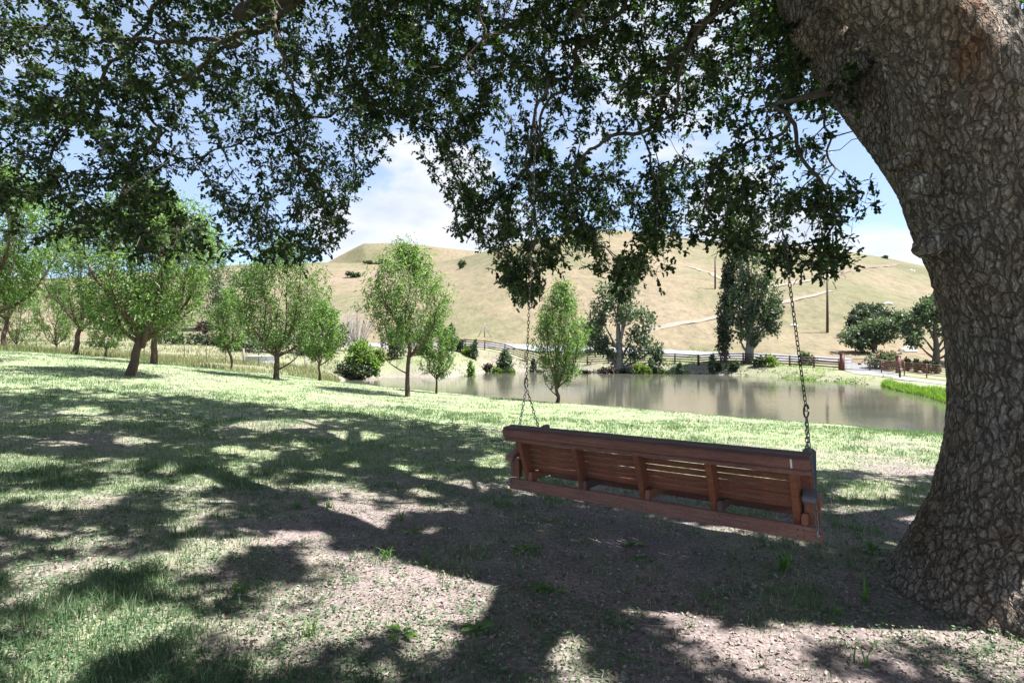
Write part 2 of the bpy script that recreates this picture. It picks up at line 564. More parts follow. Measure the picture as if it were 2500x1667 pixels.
def water_material():
    m, nd, lk, b = new_mat('pond_water')
    tc = nd.new('ShaderNodeTexCoord')
    n1 = noise_node(nd, lk, 1.6, 4, .55, tc.outputs['Object'], (1, 2.6, 1))
    n2 = noise_node(nd, lk, .22, 3, .5, tc.outputs['Object'], (1, 1.6, 1))
    r = ramp(nd, [(.3, (.060, .062, .050)), (.7, (.082, .080, .064))])
    lk.new(n2.outputs['Fac'], r.inputs['Fac'])
    lk.new(r.outputs['Color'], b.inputs['Base Color'])
    b.inputs['Roughness'].default_value = .07
    b.inputs['IOR'].default_value = 1.33
    b.inputs['Specular IOR Level'].default_value = .5
    h = mix(nd, lk, n2.outputs['Fac'], (0, 0, 0), n1.outputs['Fac'])
    bump(nd, lk, h, b, .3, .035)
    return m

def build_pond():
    pts = _pp
    c = pts.mean(0)
    out = []
    for i in range(len(pts)):
        out.append(pts[i] + (pts[i] - c) / np.linalg.norm(pts[i] - c) * 1.5)
    bm = bmesh.new()
    vs = [bm.verts.new((p[0], p[1], ZW)) for p in out]
    f = bm.faces.new(vs)
    if f.normal.z < 0:
        f.normal_flip()
    bm.normal_update()
    if f.normal.z < 0:
        bmesh.ops.reverse_faces(bm, faces=[f])
    bmesh.ops.triangulate(bm, faces=bm.faces[:])
    me = bpy.data.meshes.new('pond_water'); bm.to_mesh(me); bm.free()
    me.materials.append(water_material())
    o = bpy.data.objects.new('pond_water', me); COL.objects.link(o)
    tag(o, kind='structure')
build_pond()

# ------------------------------------------------------------------ the great oak
def worley3(p, seed):
    """F1, F2 and a per-cell random for points p (n,3) on a jittered unit grid."""
    ip = np.floor(p).astype(np.int64)
    n = len(p)
    f1 = np.full(n, 9.0); f2 = np.full(n, 9.0); cr = np.zeros(n)
    for dx in (-1, 0, 1):
        for dy in (-1, 0, 1):
            for dz in (-1, 0, 1):
                c = ip + (dx, dy, dz)
                k = c[:, 2] * 7919 + 13
                jx = _hash(c[:, 0] + k, c[:, 1], seed); jy = _hash(c[:, 0], c[:, 1] + k, seed + 1); jz = _hash(c[:, 0] - k, c[:, 1] + 3 * k, seed + 2)
                q = c + np.stack([jx, jy, jz], -1)
                d = ((q - p) ** 2).sum(1)
                d = np.sqrt(d)
                m = d < f1
                f2 = np.where(m, f1, np.minimum(f2, d))
                cr = np.where(m, jx, cr)
                f1 = np.where(m, d, f1)
    return f1, f2, cr

TRUNK = np.array([3.42, 3.80])
def oak_bark_material():
    m, nd, lk, b = new_mat('oak_bark')
    tc = nd.new('ShaderNodeTexCoord'); oc = tc.outputs['Object']
    warp = noise_node(nd, lk, 9, 4, .6, oc)
    wv = nd.new('ShaderNodeVectorMath'); wv.operation = 'MULTIPLY_ADD'
    wv.inputs[1].default_value = (.09, .09, .14); lk.new(warp.outputs['Color'], wv.inputs[0]); lk.new(oc, wv.inputs[2])
    def cells(scale, w):
        mp = nd.new('ShaderNodeMapping'); mp.inputs['Scale'].default_value = scale
        lk.new(wv.outputs[0], mp.inputs['Vector'])
        v = nd.new('ShaderNodeTexVoronoi'); v.feature = 'DISTANCE_TO_EDGE'; v.inputs['Scale'].default_value = 1.0
        lk.new(mp.outputs['Vector'], v.inputs['Vector'])
        r = nd.new('ShaderNodeMapRange'); r.inputs['From Min'].default_value = 0.0; r.inputs['From Max'].default_value = w
        r.interpolation_type = 'SMOOTHSTEP'
        lk.new(v.outputs['Distance'], r.inputs['Value'])
        return r.outputs['Result']
    big = cells((21, 21, 7), .16)
    mid = cells((36, 36, 17), .20)
    n = noise_node(nd, lk, 55, 7, .72, oc, (1, 1, .45))
    nl = noise_node(nd, lk, 1.3, 5, .6, oc)
    def mth(op, x, y):
        q = nd.new('ShaderNodeMath'); q.operation = op
        for k, z in enumerate((x, y)):
            if hasattr(z, 'is_linked'): lk.new(z, q.inputs[k])
            else: q.inputs[k].default_value = z
        return q.outputs[0]
    h = mth('ADD', mth('MULTIPLY', big, 1.0), mth('ADD', mth('MULTIPLY', mid, .55), mth('MULTIPLY', n.outputs['Fac'], .75)))
    plate = ramp(nd, [(0, (.21, .178, .150)), (.45, (.32, .285, .250)), (1, (.49, .455, .42))])
    lk.new(attr(nd, 'rnd'), plate.inputs['Fac'])
    v = ramp(nd, [(.3, (.55, .53, .52)), (.7, (1.35, 1.32, 1.28))])
    lk.new(n.outputs['Fac'], v.inputs['Fac'])
    c = mix(nd, lk, 1, plate.outputs['Color'], v.outputs['Color'], 'MULTIPLY')
    lich = ramp(nd, [(.38, (.95, .84, .72)), (.5, (1.0, .96, .92)), (.66, (.94, .98, 1.04))])
    lk.new(nl.outputs['Fac'], lich.inputs['Fac'])
    c = mix(nd, lk, 1, c, lich.outputs['Color'], 'MULTIPLY')
    c = mix(nd, lk, attr(nd, 'rust'), c, (.22, .075, .02))
    fis = mth('MULTIPLY', mth('SUBTRACT', 1.0, mth('MULTIPLY', big, mth('ADD', mth('MULTIPLY', mid, .45), .55))), .74)
    c = mix(nd, lk, fis, c, (.040, .030, .025))      # corky inner bark in the fissures, darkened further to paint in crack shade
    lk.new(c, b.inputs['Base Color'])
    b.inputs['Roughness'].default_value = .92
    b.inputs['Specular IOR Level'].default_value = .2
    bump(nd, lk, h, b, 1.0, .022)
    return m
M_oak_bark = oak_bark_material()
M_oak_branch = bark_mat('oak_branch_bark', (.045, .036, .03), (.16, .135, .115), 18, (1, 1, 1), .9, .012)
M_oak_leaf = leaf_mat('oak_leaf', [(0, (.012, .020, .010)), (.5, (.021, .036, .014)), (.9, (.036, .060, .020)), (1, (.07, .10, .03))], .28, (1.7, 2.5, .6), .5, .3)

# big limbs: (x, y, z, radius)
LIMB_FRONT = [(3.40, 3.85, 1.8, .40), (3.13, 3.72, 2.6, .37), (2.83, 3.62, 3.25, .305), (2.40, 3.74, 3.85, .265), (1.86, 4.10, 4.62, .24),
              (1.15, 4.80, 5.25, .21), (.36, 5.62, 5.62, .185), (-1.0, 6.6, 5.95, .16), (-2.2, 7.2, 6.1, .14), (-3.6, 7.6, 5.9, .11)]
LIMB_UP = [(3.46, 3.85, 1.9, .45), (3.14, 3.86, 2.7, .47), (2.98, 3.86, 3.35, .385), (2.96, 3.92, 4.0, .36), (3.1, 4.1, 5.2, .33), (3.3, 4.3, 6.6, .28), (3.2, 4.2, 8.2, .18)]
LIMB_BACK = [(3.5, 4.0, 1.7, .38), (3.50, 4.30, 2.45, .36), (3.38, 4.70, 3.12, .31), (3.12, 5.0, 3.78, .285), (2.88, 5.35, 4.52, .26), (2.65, 5.7, 5.6, .22), (1.9, 6.6, 6.2, .19), (1.5, 8.0, 7.0, .15), (1.0, 9.6, 7.0, .11)]
LIMB_RIGHT = [(3.62, 3.9, 2.0, .40), (4.15, 4.15, 2.7, .31), (4.9, 4.4, 3.6, .27), (5.7, 4.8, 5.0, .24), (6.8, 5.4, 6.4, .2), (8.4, 6.0, 7.2, .15)]
LIMB_NEAR = [(3.1, 4.1, 5.2, .30), (3.25, 2.6, 6.3, .22), (2.6, .8, 7.4, .18), (1.2, -.6, 8.0, .14), (-1.0, -1.6, 8.2, .11)]
LIMB_BEHIND = [(3.3, 4.3, 6.6, .25), (4.4, 3.0, 7.3, .20), (5.4, 1.2, 7.8, .16), (6.0, -1.0, 8.0, .12)]

def build_trunk(parent, base):
    mb = MB()
    t0 = [(3.40, 3.82, -.55, .95), (3.40, 3.82, -.22, .82), (3.42, 3.82, .02, .70), (3.46, 3.82, .3, .60), (3.52, 3.82, .7, .545), (3.55, 3.82, 1.1, .52), (3.55, 3.82, 1.55, .53),
          (3.49, 3.82, 2.0, .565), (3.40, 3.84, 2.45, .58), (3.22, 3.86, 2.8, .55), (3.1, 3.86, 3.1, .45)]
    for pl in (t0, LIMB_FRONT[:5], LIMB_UP[:6], LIMB_BACK[:6], LIMB_RIGHT[:4]):
        q = resample(np.array(pl), .08)
        mb.tube(q[:, :3] - base, q[:, 3], 28)
    rr = rng(3)
    for a, ln, r0 in ((200, .62, .30), (165, .55, .24), (240, .7, .33), (275, .8, .34), (310, .8, .34), (20, .8, .34), (90, .8, .3), (130, .7, .28)):
        a = math.radians(a)
        d = np.array([math.cos(a), math.sin(a)])
        q = []
        for t in np.linspace(0, 1, 8):
            xy = np.array([3.41, 3.82]) + d * (.35 + ln * t)
            q.append((*xy, gz1(*xy) + .30 * (1 - t) ** 2.2 - .06 - .16 * t, r0 * (1 - .72 * t)))
        q = np.array(q)
        mb.tube(q[:, :3] - base, q[:, 3], 16)
    # burls on the side of the stem
    for px, py, d, r in ((2222, 452, 3.62, .105), (2252, 598, 3.66, .09), (2180, 395, 3.75, .07)):
        c = P(px, py, d)
        u = np.linspace(-1, 1, 9)
        mb.tube(np.stack([c[0] + .12 * (u + .4), np.full(9, c[1]), c[2] + .05 * u], -1) - base, r * np.sqrt(np.maximum(1 - u ** 2, .03)), 14)
    tmp = mb.build('tmp_trunk', None)
    md = tmp.modifiers.new('r', 'REMESH'); md.mode = 'VOXEL'; md.voxel_size = .023; md.use_smooth_shade = True
    sm = tmp.modifiers.new('s', 'SMOOTH'); sm.iterations = 6; sm.factor = .6
    dg = bpy.context.evaluated_depsgraph_get()
    me = bpy.data.meshes.new_from_object(tmp.evaluated_get(dg))
    bpy.data.objects.remove(tmp)
    n = len(me.vertices)
    V = np.empty(n * 3, np.float32); me.vertices.foreach_get('co', V); V = V.reshape(-1, 3).astype(float)
    N = np.empty(n * 3, np.float32); me.vertices.foreach_get('normal', N); N = N.reshape(-1, 3).astype(float)
    Wd = V + base
    # bark: long plates split by fissures, plus slow swellings
    wx = (fbm(Wd[:, 0] * 3 + Wd[:, 1] * 2.1, Wd[:, 2] * 2.2, 61, 3) - .5) * .14
    wy = (fbm(Wd[:, 0] * 2.3 - Wd[:, 1] * 3, Wd[:, 2] * 2.2, 63, 3) - .5) * .14
    hx = (fbm(Wd[:, 0] * 26 + Wd[:, 1] * 11, Wd[:, 2] * 17, 161, 3) - .5) * .052
    hy = (fbm(Wd[:, 0] * 13 - Wd[:, 1] * 26, Wd[:, 2] * 17, 163, 3) - .5) * .052
    hz = (fbm(Wd[:, 0] * 20 + 5, Wd[:, 1] * 20 + Wd[:, 2] * 12, 165, 3) - .5) * .075
    q = np.stack([(Wd[:, 0] + wx + hx) / .047, (Wd[:, 1] + wy + hy) / .047, (Wd[:, 2] + wx * .5 + hz) / .125], -1)
    f1, f2, cr = worley3(q, 7)
    q2 = np.stack([(Wd[:, 0] + wy + hy) / .024, (Wd[:, 1] - wx + hx) / .024, (Wd[:, 2] + hz) / .048], -1)
    g1, g2, cr2 = worley3(q2, 19)
    e = sstep(.01, .12, f2 - f1)
    e2 = sstep(.0, .16, g2 - g1)
    swell = (fbm(Wd[:, 0] * 2 + Wd[:, 2] * 1.3, Wd[:, 1] * 2 - Wd[:, 2] * .9, 65, 3) - .5)
    fine = fbm(Wd[:, 0] * 45 + Wd[:, 1] * 31, Wd[:, 2] * 36 - Wd[:, 1] * 20, 167, 3) - .5
    q3 = np.stack([(Wd[:, 0] + wx * 1.3 + hy) / .105, (Wd[:, 1] + wy * 1.3 + hx) / .105, (Wd[:, 2] + hz * 1.5) / .42], -1)
    k1, k2, cr3 = worley3(q3, 29)
    e3 = sstep(.0, .16, k2 - k1)
    low = sstep(.1, .9, Wd[:, 2])
    h = .004 * (e - 1) + .003 * (e2 - 1) + .014 * (e3 - 1) + .010 * fine + .06 * swell
    V = V + N * h[:, None]
    me.vertices.foreach_set('co', V.astype(np.float32).ravel())
    at = me.attributes.new('rnd', 'FLOAT', 'POINT')
    at.data.foreach_set('value', np.clip(cr * .45 + .35 * cr2 + .2 * cr3, 0, 1).astype(np.float32))
    at = me.attributes.new('inner', 'FLOAT', 'POINT')
    at.data.foreach_set('value', (np.clip(.8 * (1 - e) + .30 * (1 - e2) + .6 * (1 - e3), 0, 1)).astype(np.float32))
    hole = np.exp(-(((Wd[:, 0] - 2.72) / .12) ** 2 + ((Wd[:, 2] - 3.42) / .34) ** 2)) * (Wd[:, 1] < 3.8)
    st = np.clip(hole * 1.5 * (fbm(Wd[:, 0] * 9, Wd[:, 2] * 5, 67, 3) * 1.5 - .1), 0, .85)
    at = me.attributes.new('rust', 'FLOAT', 'POINT'); at.data.foreach_set('value', st.astype(np.float32))
    me.update()
    me.materials.append(M_oak_bark)
    o = bpy.data.objects.new('trunk', me); COL.objects.link(o); o.parent = parent
    return o

def colonize(paths, attr_pts, step, infl, kill, iters, seed, droop=.10, jit=.38):
    """Space colonisation: branches grow from the limbs towards free crown space."""
    rg = rng(seed)
    pos, par = [], []
    for pl in paths:
        q = resample(np.array(pl)[:, :3], step)
        prev = -1
        if pos:
            d = np.linalg.norm(np.array(pos) - q[0], axis=1)
            prev = int(d.argmin())
        for v in q:
            pos.append(v); par.append(prev); prev = len(pos) - 1
    n0 = len(pos)
    pos = list(pos)
    A = attr_pts.copy()
    Pn = np.array(pos)
    nd = np.full(len(A), 1e9); ni = np.zeros(len(A), int)
    def upd(start, newp):
        nonlocal nd, ni
        for i in range(0, len(newp), 64):
            D = np.linalg.norm(A[:, None] - newp[None, i:i + 64], axis=2)
            k = D.argmin(1); dm = D[np.arange(len(A)), k]
            m = dm < nd
            nd[m] = dm[m]; ni[m] = start + i + k[m]
    upd(0, Pn)
    for it in range(iters):
        if len(A) == 0:
            break
        use = nd < infl
        if not use.any():
            break
        idx = ni[use]
        v = A[use] - Pn[idx]
        v /= np.maximum(np.linalg.norm(v, axis=1, keepdims=True), 1e-6)
        uq, inv = np.unique(idx, return_inverse=True)
        d = np.zeros((len(uq), 3)); np.add.at(d, inv, v)
        d /= np.maximum(np.linalg.norm(d, axis=1, keepdims=True), 1e-6)
        # keep some of the parent's direction: crooked but continuous
        pr = np.array([par[i] for i in uq]); has = pr >= 0
        pd = np.zeros_like(d); pd[has] = Pn[uq[has]] - Pn[pr[has]]
        pd /= np.maximum(np.linalg.norm(pd, axis=1, keepdims=True), 1e-6)
        d = d + .35 * pd + rg.normal(0, jit, d.shape) + np.array([0, 0, -droop])
        d /= np.linalg.norm(d, axis=1, keepdims=True)
        new = Pn[uq] + d * step * rg.uniform(.75, 1.15, (len(uq), 1))
        st = len(Pn)
        Pn = np.vstack([Pn, new]); par += list(uq)
        upd(st, new)
        alive = nd > kill
        A, nd, ni = A[alive], nd[alive], ni[alive]
    return Pn, np.array(par), n0

def net_radii(Pn, par, tip=.0035, ex=2.25):
    n = len(Pn)
    acc = np.zeros(n); cnt = np.zeros(n, int)
    order = np.argsort(-np.arange(n))
    for i in order:                       # children always come after their parents
        if acc[i] == 0:
            acc[i] = tip ** ex
        if par[i] >= 0:
            acc[par[i]] += acc[i]
            cnt[par[i]] += 1
    return acc ** (1 / ex), cnt

def net_tubes(Pn, par, rad, base, rmin=0.0, sides=6, cap=False):
    n = len(Pn)
    ch = [[] for _ in range(n)]
    for i in range(n):
        if par[i] >= 0:
            ch[par[i]].append(i)
    mb = MB()
    starts = [(i, -1) for i in range(n) if par[i] < 0]
    while starts:
        i, p = starts.pop()
        path = [i] if p < 0 else [p, i]
        while ch[path[-1]]:
            c = sorted(ch[path[-1]], key=lambda k: -rad[k])
            for k in c[1:]:
                starts.append((k, path[-1]))
            path.append(c[0])
        if len(path) < 2 or rad[path[1]] < rmin:
            continue
        r = rad[path].copy()
        if p >= 0:
            r[0] = min(r[0], r[1] * 1.3)
        s = sides if r.max() > .02 else (5 if r.max() > .01 else 4)
        q = Pn[path] - base
        if len(path) > 2 and r.max() > .012:
            q4 = np.hstack([q, r[:, None]])
            q4 = resample(q4, .09 if r.max() < .08 else .12)
            q, r = q4[:, :3], np.maximum(q4[:, 3], .002)
        mb.tube(q, r, s, cap)
    return mb

# lobed leaf outline, 8 vertices, 6 triangles
LEAF_OAK = np.array([(0, 0), (.38, .27), (.50, .13), (.78, .25), (1.0, 0), (.78, -.25), (.50, -.13), (.38, -.27)])
LEAF_OAK_F = np.array([(0, 7, 6), (0, 6, 2), (0, 2, 1), (2, 6, 4), (6, 5, 4), (2, 4, 3)])
LEAF_KITE = np.array([(0, 0), (.45, .24), (1, 0), (.45, -.24)])
LEAF_KITE_F = np.array([(0, 3, 2), (0, 2, 1)])
LEAF_LANCE = np.array([(0, 0), (.4, .10), (1, 0), (.4, -.10)])

def leaves(name, pos, dirs, size, mat, parent, base, outline, faces, rg, roll=1.2, rnd=None, curl=.12):
    n = len(pos)
    d = dirs / np.maximum(np.linalg.norm(dirs, axis=1, keepdims=True), 1e-6)
    up = np.tile([0, 0, 1.0], (n, 1)) + rg.normal(0, .45 * roll, (n, 3))
    s = np.cross(up, d); s /= np.maximum(np.linalg.norm(s, axis=1, keepdims=True), 1e-6)
    nn = np.cross(d, s)
    size = np.broadcast_to(np.asarray(size, float), (n,))
    k = len(outline)
    V = (pos - base)[:, None, :] + size[:, None, None] * (outline[None, :, :1] * d[:, None] + outline[None, :, 1:] * s[:, None]
                                                 + (curl * (np.abs(outline[:, 1]) * 1.6 - outline[:, 0] ** 2 * .7))[None, :, None] * nn[:, None])
    Fc = (np.arange(n) * k)[:, None, None] + faces[None]
    if rnd is None:
        rnd = rg.uniform(0, 1, n)
    return mk(name, V.reshape(-1, 3), Fc.reshape(-1, faces.shape[1]), mat, parent, np.repeat(rnd, k))

# lower edge of the hanging crown as seen from the swing, photo columns / rows
_LOW = np.array([(-200, 560), (0, 545), (70, 520), (140, 600), (220, 620), (330, 640), (400, 670), (450, 690), (500, 640), (530, 590), (600, 690), (690, 660),
                 (760, 640), (850, 625), (868, 590), (878, 380), (950, 345), (1010, 340), (1060, 360), (1085, 420), (1092, 560), (1110, 600), (1170, 625), (1230, 690),
                 (1265, 750), (1300, 755), (1340, 690), (1420, 660), (1480, 730), (1540, 770), (1590, 690), (1650, 590), (1690, 545), (1730, 600), (1800, 640),
                 (1900, 670), (1960, 720), (2020, 720), (2060, 640), (2100, 540), (2160, 480), (2210, 450), (2230, 300), (2300, 200), (2390, 300), (2440, 440), (2600, 480)], float)
_RIM = np.array([(-200, 9.0), (0, 9.5), (500, 11), (1000, 12.5), (1300, 12), (1800, 9.5), (2100, 8), (2300, 7.5), (2600, 8)], float)
_GAPS = [(805, 290, 38, 60), (1690, 330, 40, 60), (320, 35, 60, 40), (110, 40, 90, 45), (400, 230, 30, 45), (1010, 330, 25, 30), (30, 330, 30, 40), (2050, 190, 25, 35),
         (700, 150, 22, 35), (1180, 210, 25, 35), (1560, 260, 25, 35), (1400, 130, 25, 35), (560, 420, 20, 30), (1900, 480, 22, 30)]
# sunlit patches on the ground (photo px): the crown has openings above them
_LIT = [(957, 1478, 225, 88), (1070, 1412, 125, 46), (808, 1522, 90, 64), (1371, 1585, 82, 60), (1905, 1585, 110, 80), (1414, 1478, 62, 30), (1575, 1458, 74, 36), (680, 1490, 52, 62),
        (372, 1382, 62, 26), (350, 1531, 80, 44), (244, 1382, 52, 26), (382, 1437, 58, 26), (552, 1531, 52, 36), (1063, 1563, 62, 32), (64, 1424, 62, 26), (212, 1329, 62, 20),
        (319, 1180, 84, 20), (190, 1222, 124, 26), (64, 1127, 94, 20), (414, 1148, 42, 15), (638, 1111, 52, 14), (680, 1036, 115, 13), (872, 1063, 72, 13), (1010, 1159, 52, 12),
        (1127, 1190, 62, 16), (1052, 1201, 42, 12), (1201, 1127, 52, 20), (1637, 1297, 150, 20), (1754, 1323, 72, 12), (2020, 1531, 62, 32), (2285, 1509, 125, 26), (2126, 1244, 82, 15),
        (2083, 1127, 125, 14), (2115, 1201, 82, 18), (2413, 1573, 92, 52), (202, 1004, 62, 6), (1690, 1150, 150, 25), (1330, 1145, 40, 20), (1560, 1085, 60, 12), (120, 1610, 70, 40), (640, 1640, 60, 30), (1640, 1640, 40, 30),
        (2170, 1330, 30, 10), (1480, 1325, 50, 10), (900, 1240, 40, 10), (700, 1290, 40, 12), (480, 1240, 50, 12), (90, 1300, 50, 14), (560, 1100, 40, 9), (330, 1075, 60, 9), (1250, 1060, 60, 8), (880, 1130, 40, 8)]

def sun_spot(p):
    """Photo position of the shadow that a point of the crown throws on the ground."""
    g = p.copy()
    for _ in range(2):
        zg = land(g[:, 0], g[:, 1])
        k = (p[:, 2] - zg) / SUN[2]
        g = p - SUN * k[:, None]
    y = np.maximum(g[:, 1], .2)
    return CX + F * g[:, 0] / y, HY - F * (land(g[:, 0], g[:, 1]) - EYE) / y, g[:, 1], g

def lit_mask(p, grow=1.0, dapple=True):
    X, Y, yy, g_ = sun_spot(p)
    m = np.zeros(len(p), bool)
    wob = 1 + .35 * (fbm(X * .02, Y * .03, 83, 3) - .5) * 2
    for cx, cy, rx, ry in _LIT:
        m |= (((X - cx) / rx) ** 2 + ((Y - cy) / ry) ** 2 < (grow * wob) ** 2) & (yy > .8)
    gap = fbm(g_[:, 0] * 1.9 + 3.1, g_[:, 1] * 1.5, 87, 3)
    if dapple:
        m |= (gap > .605) & (yy > .8)
    return m

def build_oak():
    rg = rng(11)
    base = np.array([TRUNK[0], TRUNK[1], gz1(*TRUNK)])
    oak = thing('oak_tree', 'massive old oak with furrowed bark whose spreading crown overhangs the swing', 'tree', base)
    build_trunk(oak, base)
    # ---- crown space in view: a hanging skirt around the drip line
    n = 30000
    px = rg.uniform(-260, 2580, n); low = np.interp(px, _LOW[:, 0], _LOW[:, 1])
    py = -330 + (low + 330 - 22) * rg.uniform(0, 1, n) ** .82
    rim = np.interp(px, _RIM[:, 0], _RIM[:, 1])
    d = rim * (.56 + .44 * rg.uniform(0, 1, n) ** .7)
    A = np.stack([(px - CX) / F * d, d, EYE + (HY - py) / F * d], -1)
    keep = np.ones(n, bool)
    for cx, cy, rx, ry in _GAPS:
        keep &= ((px - cx) / rx) ** 2 + ((py - cy) / ry) ** 2 > 1
    clump = fbm(A[:, 0] * .75 + A[:, 1] * .5, A[:, 2] * .9 - A[:, 1] * .35, 91, 3)
    keep &= clump > .36
    keep &= ~((px < 420) & (py < 170) & (rg.uniform(0, 1, n) < .78))
    keep &= ~((px < 860) & (rg.uniform(0, 1, n) < .52)) & ~((px < 860) & (clump < .41))
    keep &= ~((px < 1150) & (py < 260) & (rg.uniform(0, 1, n) < .30))
    A = A[keep][:11500]
    # ---- crown space overhead and around, out of the picture
    n = 5200
    a = rg.uniform(0, 2 * np.pi, n); r = 11.2 * np.sqrt(rg.uniform(0, 1, n))
    x = 2.2 + r * np.cos(a) * 1.0; y = 4.6 + r * np.sin(a)
    top = 10.8 - .036 * r ** 2; bot = np.maximum(5.4, 6.6 - .1 * r)
    z = bot + (top - bot) * rg.uniform(0, 1, n)
    B = np.stack([x, y, z], -1)
    pyb = HY - F * (z - EYE) / np.maximum(y, .1)
    B = B[(y < 1.0) | (pyb < -260)][:3000]
    lim = [LIMB_FRONT, LIMB_UP, LIMB_BACK, LIMB_RIGHT, LIMB_NEAR, LIMB_BEHIND]
    # secondary limbs that arch over and droop into the picture
    sec = [
        [tuple(LIMB_FRONT[7][:3]), P(760, -60, 7.2), P(660, 0, 7.2), P(585, 110, 7.3), P(470, 175, 7.4), P(385, 235, 7.4), P(350, 330, 7.5), P(300, 420, 7.5)],
        [P(585, 110, 7.3), P(480, 105, 7.6), P(330, 100, 7.8), P(180, 60, 8.0), P(60, 90, 8.2)],
        [P(660, 0, 7.2), P(715, 130, 7.0), P(720, 260, 7.0), P(690, 380, 7.1), P(760, 470, 7.1), P(790, 560, 7.1)],
        [tuple(LIMB_FRONT[8][:3]), P(420, -40, 8.2), P(250, 150, 8.4), P(150, 300, 8.5), P(90, 420, 8.5), P(160, 520, 8.5)],
        [tuple(LIMB_FRONT[6][:3]), P(1180, -30, 6.9), P(1165, 60, 7.0), P(1170, 150, 7.0), P(1190, 220, 7.0), P(1110, 300, 7.1)],
        [tuple(LIMB_BACK[5][:3]), P(1560, -20, 7.0), P(1480, 60, 7.4), P(1390, 130, 7.6), P(1360, 190, 7.6), P(1315, 260, 7.6), P(1300, 350, 7.7), P(1250, 420, 7.8), P(1170, 500, 8.0)],
        [P(1360, 190, 7.6), P(1325, 205, 7.4), P(1310, 300, 7.4), P(1290, 420, 7.4), P(1275, 560, 7.4), P(1285, 690, 7.4)],
        [tuple(LIMB_BACK[5][:3]), P(1730, -20, 6.8), P(1660, 90, 7.0), P(1640, 200, 7.1), P(1560, 280, 7.2), P(1480, 340, 7.3), P(1380, 390, 7.5), P(1420, 520, 7.5), P(1500, 640, 7.5)],
        [tuple(LIMB_BACK[4][:3]), P(1820, 10, 6.0), P(1700, 170, 6.3), P(1640, 290, 6.6), P(1560, 330, 6.9), P(1590, 450, 7.0), P(1600, 560, 7.0)],
        [P(2085, 190, 5.05), P(1990, 215, 4.9), P(1930, 265, 5.1), P(1890, 330, 5.2), P(1830, 350, 5.3), P(1760, 380, 5.5), P(1740, 480, 5.6)],
        [P(2085, 190, 5.05), P(1990, 330, 5.4), P(1975, 420, 5.5), P(2000, 560, 5.6), P(1985, 680, 5.6)],
        [tuple(LIMB_FRONT[7][:3]), P(980, -20, 7.8), P(900, 60, 8.0), P(850, 130, 8.1), P(920, 230, 8.2), P(1050, 280, 8.2)],
        [tuple(LIMB_BACK[7][:3]), (-.5, 10.4, 6.9), (-2.5, 10.8, 6.2), (-4.5, 10.6, 5.4), (-6.0, 10.2, 4.6)],
        [tuple(LIMB_BACK[6][:3]), (3.2, 7.4, 6.0), (4.2, 8.0, 5.2), (4.6, 8.2, 4.2)],
    ]
    paths = [np.array(l)[:, :3] for l in lim] + [np.array([np.asarray(q)[:3] for q in s]) for s in sec]
    jr = rng(12)
    for s in paths[len(lim):]:
        s[1:] += jr.normal(0, .10, s[1:].shape)
    Pn, par, n0 = colonize(paths, np.vstack([A, B]), .17, 3.2, .33, 70, 13)
    rad, cnt = net_radii(Pn, par)
    # prescribed thickness along the main limbs
    nl = sum(len(resample(np.array(l)[:, :3], .17)) for l in lim)
    Pn[nl:n0] += rng(14).normal(0, .028, (n0 - nl, 3))
    k = 0
    for i, l in enumerate(lim):
        q = resample(np.array(l), .17)
        m = len(resample(np.array(l)[:, :3], .17))
        rad[k:k + m] = np.maximum(rad[k:k + m], np.interp(np.linspace(0, 1, m), np.linspace(0, 1, len(q)), q[:, 3]) * .96)
        k += m
    for s in paths[len(lim):]:
        m = len(resample(s, .17))
        rad[k:k + m] = np.maximum(rad[k:k + m], np.linspace(.024 if m < 30 else .048, .007, m))
        rad[k:k + m] = np.minimum(rad[k:k + m], np.linspace(.034, .014, m) if m < 30 else np.linspace(.060, .03, m))
        k += m
    in_view = (Pn[:, 1] > 2.5) & (HY - F * (Pn[:, 2] - EYE) / np.maximum(Pn[:, 1], .1) > -120)
    mbt = net_tubes(Pn, par, rad, base, 0.0, 8)
    mbt.build('branchwork', M_oak_branch, oak, smooth=True)
    # ---- twigs and leaves
    idx = np.where((np.arange(len(Pn)) >= n0 * 0) & (rad < .016))[0]
    vis = in_view[idx]
    near = idx[vis]; away = idx[~vis]
    def twigs(nodes, per, lpt, lsize, tl, dapple):
        N = np.repeat(nodes, per)
        pdir = Pn[N] - Pn[np.maximum(par[N], 0)]
        pdir /= np.maximum(np.linalg.norm(pdir, axis=1, keepdims=True), 1e-6)
        dr = pdir * .5 + rg.normal(0, .75, (len(N), 3)) + np.array([0, 0, -.12])
        dr /= np.linalg.norm(dr, axis=1, keepdims=True)
        st = Pn[N] - pdir * rg.uniform(0, .15, (len(N), 1))
        ln = rg.uniform(.4, 1.0, (len(N), 1)) * tl
        en = st + dr * ln
        t = np.tile(np.linspace(.25, 1.0, lpt), len(N))
        S = np.repeat(st, lpt, 0); E = np.repeat(en, lpt, 0)
        pos = S + (E - S) * t[:, None] + rg.normal(0, .012, (len(t), 3))
        dd = np.repeat(dr, lpt, 0) * .6 + rg.normal(0, .75, (len(t), 3))
        dd[:, 2] -= .12
        sz = lsize * rg.uniform(.6, 1.2, len(t))
        keep = ~lit_mask(pos, 1.0, dapple)
        return st, en, pos[keep], dd[keep], sz[keep]
    st, en, pos, dd, sz = twigs(near, 3, 10, .084, .27, False)
    vpx = CX + F * pos[:, 0] / pos[:, 1]
    thin = (rg.uniform(0, 1, len(pos)) > .30) | (vpx > 900)
    pos, dd, sz = pos[thin], dd[thin], sz[thin]
    ok = ~lit_mask(en, 1.0, False)
    st, en = st[ok], en[ok]
    # twig prisms: 3-sided
    n = len(st)
    ax = en - st; ax /= np.linalg.norm(ax, axis=1, keepdims=True)
